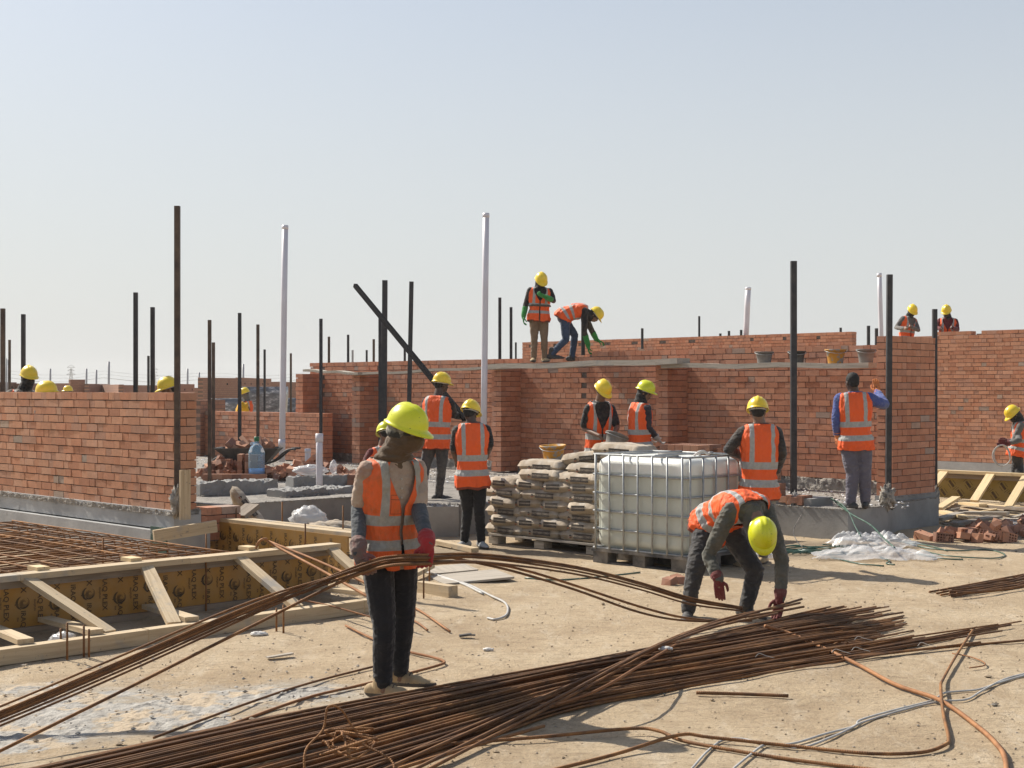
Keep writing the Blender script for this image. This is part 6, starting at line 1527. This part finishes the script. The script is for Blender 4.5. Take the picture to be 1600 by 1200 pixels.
M['dk_tr'] = cloth('dark grey trousers', (.065, .066, .07), .2); M['khaki'] = cloth('khaki trousers', (.22, .145, .085), .2); M['jeans'] = cloth('blue jeans', (.045, .07, .125), .35, (.12, .15, .2))
M['glove_green'] = cloth('green rubber glove', (.03, .26, .05), .1); M['glove_pale'] = cloth('pale green glove', (.22, .30, .22), .2); M['glove_white'] = cloth('grey white glove', (.5, .46, .42), .4); M['maroon'] = cloth('maroon shirt', (.13, .012, .018), .1)
M['navy'] = cloth('dark navy jersey', (.028, .026, .038), .1); M['camo_cloth'] = cloth('greyish brown jacket', (.17, .15, .12), .5, (.30, .27, .22)); M['grey_jk'] = cloth('grey jersey', (.14, .135, .13), .2)
M['sole'] = simple('shoe sole', (.12, .10, .08), (.06, .055, .05), 12, .8, .3)
M['shoe_pale'] = simple('pale dusty shoe', (.42, .43, .42), (.26, .26, .26), 12, .8, .4); M['shoe_dark'] = simple('dark shoe', (.035, .035, .037), (.08, .075, .07), 12, .7, .3); M['yel_bag'] = cloth('bright yellow cloth', (.80, .42, .01), .05)
M['orange_glove'] = cloth('orange palm glove', (.65, .20, .05), .2)

# 1 front worker with the bundle
pr1, sp1, h1 = person('worker holding a bundle of bars, brown cloth over the face and lime helmet', 8.45, 1.0, 216,
    (608, 860, .04), (614, 722, .0), (634, 674, -.06), elL=(654, 796, -.02), wrL=(669, 850, -.26), elR=(561, 794, -.02), wrR=(560, 864, -.24),
    knL=(631, 962, .10), anL=(624, 1048, .12), knR=(600, 974, -.08), anR=(598, 1066, -.06), look=(.84, -.42, -.30), foot=((.93, -.25, 0), (.95, -.28, 0)),
    top='shirt_beige', sleeve='short', lowsleeve='slv_grey', legs='jeans_black', shoes='boot_tan', vmat='vest_dirty', helm='helm_g', glove=('glove_red', 'glove_grey'), glove_len=.1, mask='brown_cloth',
    hL=((-.15, -.12, -1), (-.1, 1, .1)), hR=((.45, -.2, -.9), (.1, 1, .1)), curl=1.35, vox=.0055, bow=.03, wr_amp=.008, hair=False, shirt_tail=True, hem=-.17, vopen_w=.44, hscale=1.0, thick=1.05)
mb = MB(); Nf = h1['N']; Rb, Fb = h1['sp'].R, V((-math.sin(R_(216)), math.cos(R_(216)), 0))
ell(mb, Nf + UP * .0 + Fb * .01, (Rb, Fb, UP), (.125, .105, .045)); ell(mb, Nf + UP * .045 + Fb * .03, (Rb, Fb, UP), (.098, .102, .045)); ell(mb, Nf.lerp(h1['C'], .55) + Fb * .02, (h1['R'], h1['F'], h1['U']), (.092, .105, .06)); ell(mb, h1['C'] - UP * .045 + h1['F'] * .02, (h1['R'], h1['F'], h1['U']), (.083, .098, .07))
remesh(mb, .006, 'neck_scarf', ['brown_cloth'], pr1, 5, .011, 8, 4)
C_, Rh_, F_h, U_ = h1['C'], h1['R'], h1['F'], h1['U']
mb = MB(); ell(mb, C_ + U_ * .015 - F_h * .008, (Rh_, F_h, U_), (.096, .118, .05)); ell(mb, C_ - U_ * .02 - F_h * .03, (Rh_, F_h, U_), (.092, .095, .055)); remesh(mb, .005, 'head_cloth', ['camo'], pr1, 2, .003, 20)
mb = MB(); spx = h1['sp']
for tq in (.50, .60, .70, .80):
    p_, R1, F1, T1 = spx.at(tq); wd_, dp_ = interp(TS, tq); ell(mb, p_ + F1 * (dp_ + .012) + R1 * .004, (R1, T1, F1), (.006, .006, .004), 10, 6)
for an_, fd_ in ((PY(624, 1048, 8.57), V((.93, -.25, 0))), (PY(598, 1066, 8.39), V((.95, -.28, 0)))):
    mbl = MB(); d_ = fd_.normalized(); s_ = V((-d_.y, d_.x, 0)); g_ = an_ - UP * .085
    for q in (.015, .035, .055, .075): c = g_ + d_ * q + UP * (.108 - q * .42); mbl.tube([c + s_ * .03 - UP * .012, c + UP * .004, c - s_ * .03 - UP * .012], .0035, 6)
    mbl.build('boot_laces', 'sole', pr1, True, attrs=False)
M['button'] = simple('shirt button', (.6, .57, .5), None, 8, .4, 0); mb.build('shirt_button', 'button', pr1, True, attrs=False)
# 2 bent worker
person('bent over worker in an olive jersey reaching down to the bar pile', 11.35, .97, 188,
    (1120, 815, .30), (1178, 800, -.16), (1190, 836, -.30), elL=(1222, 876, -.20), wrL=(1219, 934, -.28), elR=(1107, 868, -.12), wrR=(1122, 905, -.26),
    knL=(1180, 892, .12), anL=(1166, 948, .10), knR=(1086, 893, .08), anR=(1075, 952, .04), look=(.0, -.45, -.9), hup=(.10, -.85, .45), foot=((.55, -.8, 0), (-.25, -.95, 0)),
    top='olive', legs='char', shoes='shoe_dark', helm='helm_g', glove='glove_maroon', glove_len=.08, hood='olive', hL=((-.2, -.1, -1), (-.5, -1, 0)), hR=((.12, 0, -1), (.2, 1, 0)), curl=.45, vox=.0065, bow=.26, ttail=(-.35, .45, -.75), vmat='vest', hem=-.26, wr_amp=.018, thick=1.12)
# 3 behind the tank
person('worker seen from behind next to the tank, orange vest over black sleeves and grey trousers', 14.55, .98, 4,
    (1186, 762, .0), (1187, 666, .0), (1184, 644, .0), elL=(1138, 702, -.02), wrL=(1160, 712, .26), elR=(1222, 708, -.05), wrR=(1214, 735, .20),
    knL=(1172, 822, .06), anL=(1162, 876, .0), knR=(1196, 818, .0), anR=(1192, 868, .35), look=(.1, 1, -.25), foot=((-.3, .9, 0), (.3, .9, 0)),
    top='black_cloth', legs='grey_tr', shoes='boot_tan', helm='helm_y', vopen=True, bow=.04, vox=.0075, thick=1.08)
# 4 man in blue
person('bare headed man in a blue coverall pressing a hand on the return wall', 17.3, .98, -4,
    (1337, 690, .0), (1334, 616, .0), (1331, 598, .0), elL=(1307, 655, .0), wrL=(1308, 677, .08), elR=(1382, 632, .12), wrR=(1371, 613, .42),
    knL=(1332, 740, .0), anL=(1329, 784, .0), knR=(1351, 740, .0), anR=(1352, 783, .05), look=(-.35, .92, -.15), foot=((-.55, .8, 0), (.2, .9, 0)),
    top='blue', legs='lilac_tr', shoes='shoe_dark', helm=None, skin='skin_d', glove='orange_glove', hL=((.0, .1, -1), (1, .3, 0)), hR=((-.1, .2, 1), (.3, 1, 0)), curl=.25, vox=.008, thick=1.22, bow=.03, hem=-.20)
# 5 black tee shirt
person('worker in a black tee shirt and black trousers seen from behind by the cement sacks', 16.35, .97, 8,
    (738, 745, .0), (737, 664, .0), (735, 646, .02), elL=(709, 706, .0), wrL=(714, 722, .22), elR=(765, 700, .0), wrR=(760, 712, .24),
    knL=(730, 798, .05), anL=(726, 844, .05), knR=(749, 798, .0), anR=(752, 844, .05), look=(.45, .85, -.35), foot=((-.55, -.7, 0), (.3, -.8, 0)),
    top='black_cloth', sleeve='short', legs='jeans_black', shoes='shoe_pale', helm='helm_y', skin='skin_d', vox=.008, bow=.03, hem=-.27)
# 6 with the pole
person('worker in a dark hoodie seen from behind holding the slanting pole', 18.6, .98, -22,
    (682, 688, .0), (685, 622, .03), (690, 601, .06), elL=(664, 652, .15), wrL=(690, 650, .38), elR=(709, 648, .05), wrR=(722, 652, .18),
    knL=(664, 734, .05), anL=(657, 778, .0), knR=(690, 732, .05), anR=(686, 772, .25), look=(.8, .55, -.15), foot=((.2, .9, 0), (.75, .5, 0)),
    top='black_cloth', legs='dk_tr', shoes='shoe_dark', helm='helm_y', skin='skin_d', vox=.008, bow=.04, wr_amp=.014, root=PY(672, 785, 18.6))
# 7 crouching behind the front worker
person('crouching worker almost hidden behind the front worker, lime helmet beside his neck', 18.2, .98, 30,
    (604, 762, .0), (598, 700, .0), (602, 678, .0), elL=(572, 722, .1), wrL=(585, 745, .25), elR=(622, 728, .1), wrR=(612, 745, .3),
    knL=(585, 738, .42), anL=(588, 775, .25), knR=(620, 738, .42), anR=(618, 775, .3), look=(-.35, .85, -.35), top='maroon', legs='dk_tr', shoes='shoe_dark', helm='helm_g', vox=.010)
# 8 bucket worker
person('worker with a black short sleeved shirt tipping a mortar tub behind the cement sacks', 18.7, .95, 200,
    (935, 712, .0), (938, 630, -.05), (941, 611, -.12), elL=(964, 668, -.08), wrL=(957, 684, -.25), elR=(912, 670, -.05), wrR=(937, 681, -.30),
    knL=(944, 765, .0), anL=(944, 812 - 30, .0), knR=(926, 765, .0), anR=(926, 812 - 30, .0), look=(.45, -.62, -.62), top='black_cloth', sleeve='short', legs='black_cloth', shoes='shoe_dark', helm='helm_y', glove=('glove_pale', None), hL=((-.1, -.2, -1), (-1, -.2, 0)), hR=((.5, -.2, -.6), (.2, -.5, -1)), vox=.008, bow=.05, root=PY(935, 782, 18.7))
# 9 next to him
person('worker in a navy jersey turned to the right behind the water tank', 18.4, .93, -62,
    (1001, 700, .0), (1001, 632, .0), (1008, 613, -.03), elL=(990, 668, .25), wrL=(1010, 684, .30), elR=(1013, 668, -.12), wrR=(1026, 684, -.02),
    knL=(998, 750, .1), anL=(998, 784, .1), knR=(1004, 750, -.1), anR=(1004, 784, -.1), look=(.86, -.25, -.28), top='navy', legs='dk_tr', shoes='shoe_dark', helm='helm_g', glove='glove_white', hood='black_cloth', vox=.008, bow=.05, root=PY(1001, 790, 18.4))
# 10 standing on the plank
person('worker standing on the scaffold plank in khaki trousers, one green glove at the chest', 23.75, .925, 184,
    (842, 492, .0), (844, 451, -.02), (845, 439, -.06), elL=(865, 470, -.04), wrL=(853, 464, -.26), elR=(822, 474, .02), wrR=(818, 494, -.05),
    knL=(850, 528, -.02), anL=(851, 558, .0), knR=(835, 528, .0), anR=(834, 558, .02), look=(.25, -.72, -.66), foot=((.35, -.9, 0), (-.2, -1, 0)),
    top='black_cloth', legs='khaki', shoes='boot_tan', helm='helm_y', glove='glove_green', glove_len=.55, hood='black_cloth', belt='olive', vox=.009, bow=.03, hL=((-1, -.2, .35), (0, .4, .5)), hR=((.0, 0, -1), (1, 0, 0)))
# 11 bending on the plank
person('worker bending down on the scaffold plank in blue jeans, long green gloves', 23.85, .95, -78,
    (881, 494, .0), (917, 488, .02), (929, 493, -.02), elL=(924, 515, .25), wrL=(932, 531, .35), elR=(913, 518, -.12), wrR=(919, 540, -.02),
    knL=(898, 524, .12), anL=(894, 556, .12), knR=(884, 531, -.10), anR=(862, 553, -.12), look=(.62, -.15, -.78), hup=(.75, 0, .6), foot=((1, -.1, 0), (1, -.2, 0)),
    top='black_cloth', legs='jeans', shoes='shoe_dark', helm='helm_y', glove='glove_green', glove_len=.6, hood='black_cloth', vox=.009, bow=.24, ttail=(-.5, 0, -.85), hem=-.14, hL=((.9, 0, -.35), (0, 0, -1)), hR=((.1, 0, -1), (1, 0, 0)))
# 12, 13 on the far right wall
person('worker high on the far right wall, masked, left of the wall post', 32.6, .98, 205,
    (1416, 532, .0), (1421, 496, .0), (1425, 486, -.05), elL=(1435, 516, -.1), wrL=(1424, 511, -.35), elR=(1400, 512, .0), wrR=(1412, 513, -.38),
    knL=(1422, 565, 0), anL=(1422, 592, 0), knR=(1411, 565, 0), anR=(1411, 592, 0), look=(.2, -.75, -.62), top='grey_jk', legs='dk_tr', shoes='shoe_dark', helm='helm_y', mask='black_cloth', vox=.011, bow=.06, hair=False)
person('worker high on the far right wall in a maroon shirt, right of the wall post', 32.2, .98, 165,
    (1480, 535, .0), (1481, 498, .0), (1479, 487, -.05), elL=(1496, 515, -.1), wrL=(1488, 512, -.35), elR=(1463, 512, .0), wrR=(1470, 514, -.30),
    knL=(1485, 568, 0), anL=(1485, 594, 0), knR=(1475, 568, 0), anR=(1475, 594, 0), look=(-.4, -.75, -.5), top='maroon', legs='dk_tr', shoes='shoe_dark', helm='helm_y', skin='skin_d', mask='black_cloth', vox=.011, bow=.06, hair=False)
# 14 far right
person('worker at the right edge looking down with a wire coil, face covered in black', 22.9, .97, 78,
    (1590, 705, .0), (1592, 661, .0), (1584, 648, .0), elL=(1584, 690, -.15), wrL=(1575, 690, -.2), elR=(1592, 688, -.28), wrR=(1574, 693, -.22),
    knL=(1586, 745, .05), anL=(1584, 776, .05), knR=(1594, 745, -.1), anR=(1594, 776, -.1), look=(-.75, -.1, -.65), top='grey_jk', legs='char', shoes='shoe_dark', helm='helm_y', glove='glove_maroon', hood='black_cloth', mask='black_cloth', vox=.009, bow=.10, hem=-.18)
# behind the left wall
person('masked worker in a grey brown jacket behind the left wall, turned to the right', 18.9, .98, 205,
    (34, 668, .0), (38, 612, .0), (45, 590, -.04), elL=(62, 645, .0), wrL=(50, 650, -.25), elR=(8, 622, -.1), wrR=(-8, 640, -.2),
    knL=(40, 720, 0), anL=(40, 767, 0), knR=(28, 720, 0), anR=(28, 767, 0), look=(.62, -.72, -.22), top='camo_cloth', legs='dk_tr', shoes='shoe_dark', helm='helm_y', skin='skin_d', mask='black_cloth', vox=.009, bow=.05, hair=False)
person('worker behind the left wall of whom only the big yellow helmet shows', 16.8, .98, 70,
    (78, 700, .0), (76, 638, .0), (73, 617, .0), elL=(70, 670, -.1), wrL=(62, 690, -.1), elR=(80, 670, .2), wrR=(65, 690, .1),
    knL=(76, 755, 0), anL=(76, 795, 0), knR=(82, 755, .1), anR=(82, 795, .1), look=(-.95, -.1, -.1), top='grey_jk', legs='dk_tr', shoes='shoe_dark', helm='helm_y', vox=.011, bow=.04)
person('distant worker behind the left wall, only a small yellow helmet shows', 38.5, .98, 60,
    (107, 650, .0), (107, 620, .0), (106, 612, .0), elL=(101, 636, -.1), wrL=(98, 645, -.1), elR=(112, 636, .1), wrR=(106, 645, .1),
    knL=(105, 678, 0), anL=(105, 701, 0), knR=(109, 678, .1), anR=(109, 701, .1), look=(-.9, -.3, 0), top='grey_jk', legs='dk_tr', shoes='shoe_dark', helm='helm_y', vox=.02, bow=.04)
person('worker behind the left wall, yellow helmet half hidden by the brown corner post', 18.3, .98, 60,
    (266, 682, .0), (266, 628, .0), (263, 608, .0), elL=(250, 660, .0), wrL=(245, 676, -.1), elR=(280, 660, .1), wrR=(270, 676, .1),
    knL=(262, 735, 0), anL=(262, 770, 0), knR=(270, 735, .1), anR=(270, 770, .1), look=(-.85, -.35, -.3), top='black_cloth', legs='dk_tr', shoes='shoe_dark', helm='helm_y', vox=.011, bow=.04)
person('distant stooping worker with a yellow cloth bundle seen past the black post', 38, .98, 70,
    (384, 655, .0), (386, 628, .0), (383, 615, .0), elL=(388, 640, -.2), wrL=(380, 648, -.2), elR=(392, 640, .1), wrR=(384, 648, .1),
    knL=(384, 683, 0), anL=(384, 705, 0), knR=(389, 683, .1), anR=(389, 705, .1), look=(-.85, -.3, -.3), top='black_cloth', legs='dk_tr', shoes='shoe_dark', helm='helm_y', mask='grey_jk', vox=.018, bow=.08)
blobby('yellow_sack', 'yel_bag', PY(379, 642, 37.4), .2, (.9, .6, 1.1), 'bright yellow sack beside the distant stooping worker', 'sack', 4, .35, 2.5)

# ---------------------------------------------------------------- dusty air
hz = MB(); hz.box((0, 595, 10.5), (2400, 1270, 24)); hzo = hz.build('haze', [], attrs=False); hzo['kind'] = 'stuff'
m = bpy.data.materials.new('dusty air'); m.use_nodes = True; t = m.node_tree; t.nodes.clear()
ou = t.nodes.new('ShaderNodeOutputMaterial'); pv = t.nodes.new('ShaderNodeVolumePrincipled'); pv.inputs['Color'].default_value = (.96, .95, .92, 1); pv.inputs['Density'].default_value = .00035; pv.inputs['Anisotropy'].default_value = .3
t.links.new(pv.outputs[0], ou.inputs['Volume']); hzo.data.materials.clear(); hzo.data.materials.append(m)
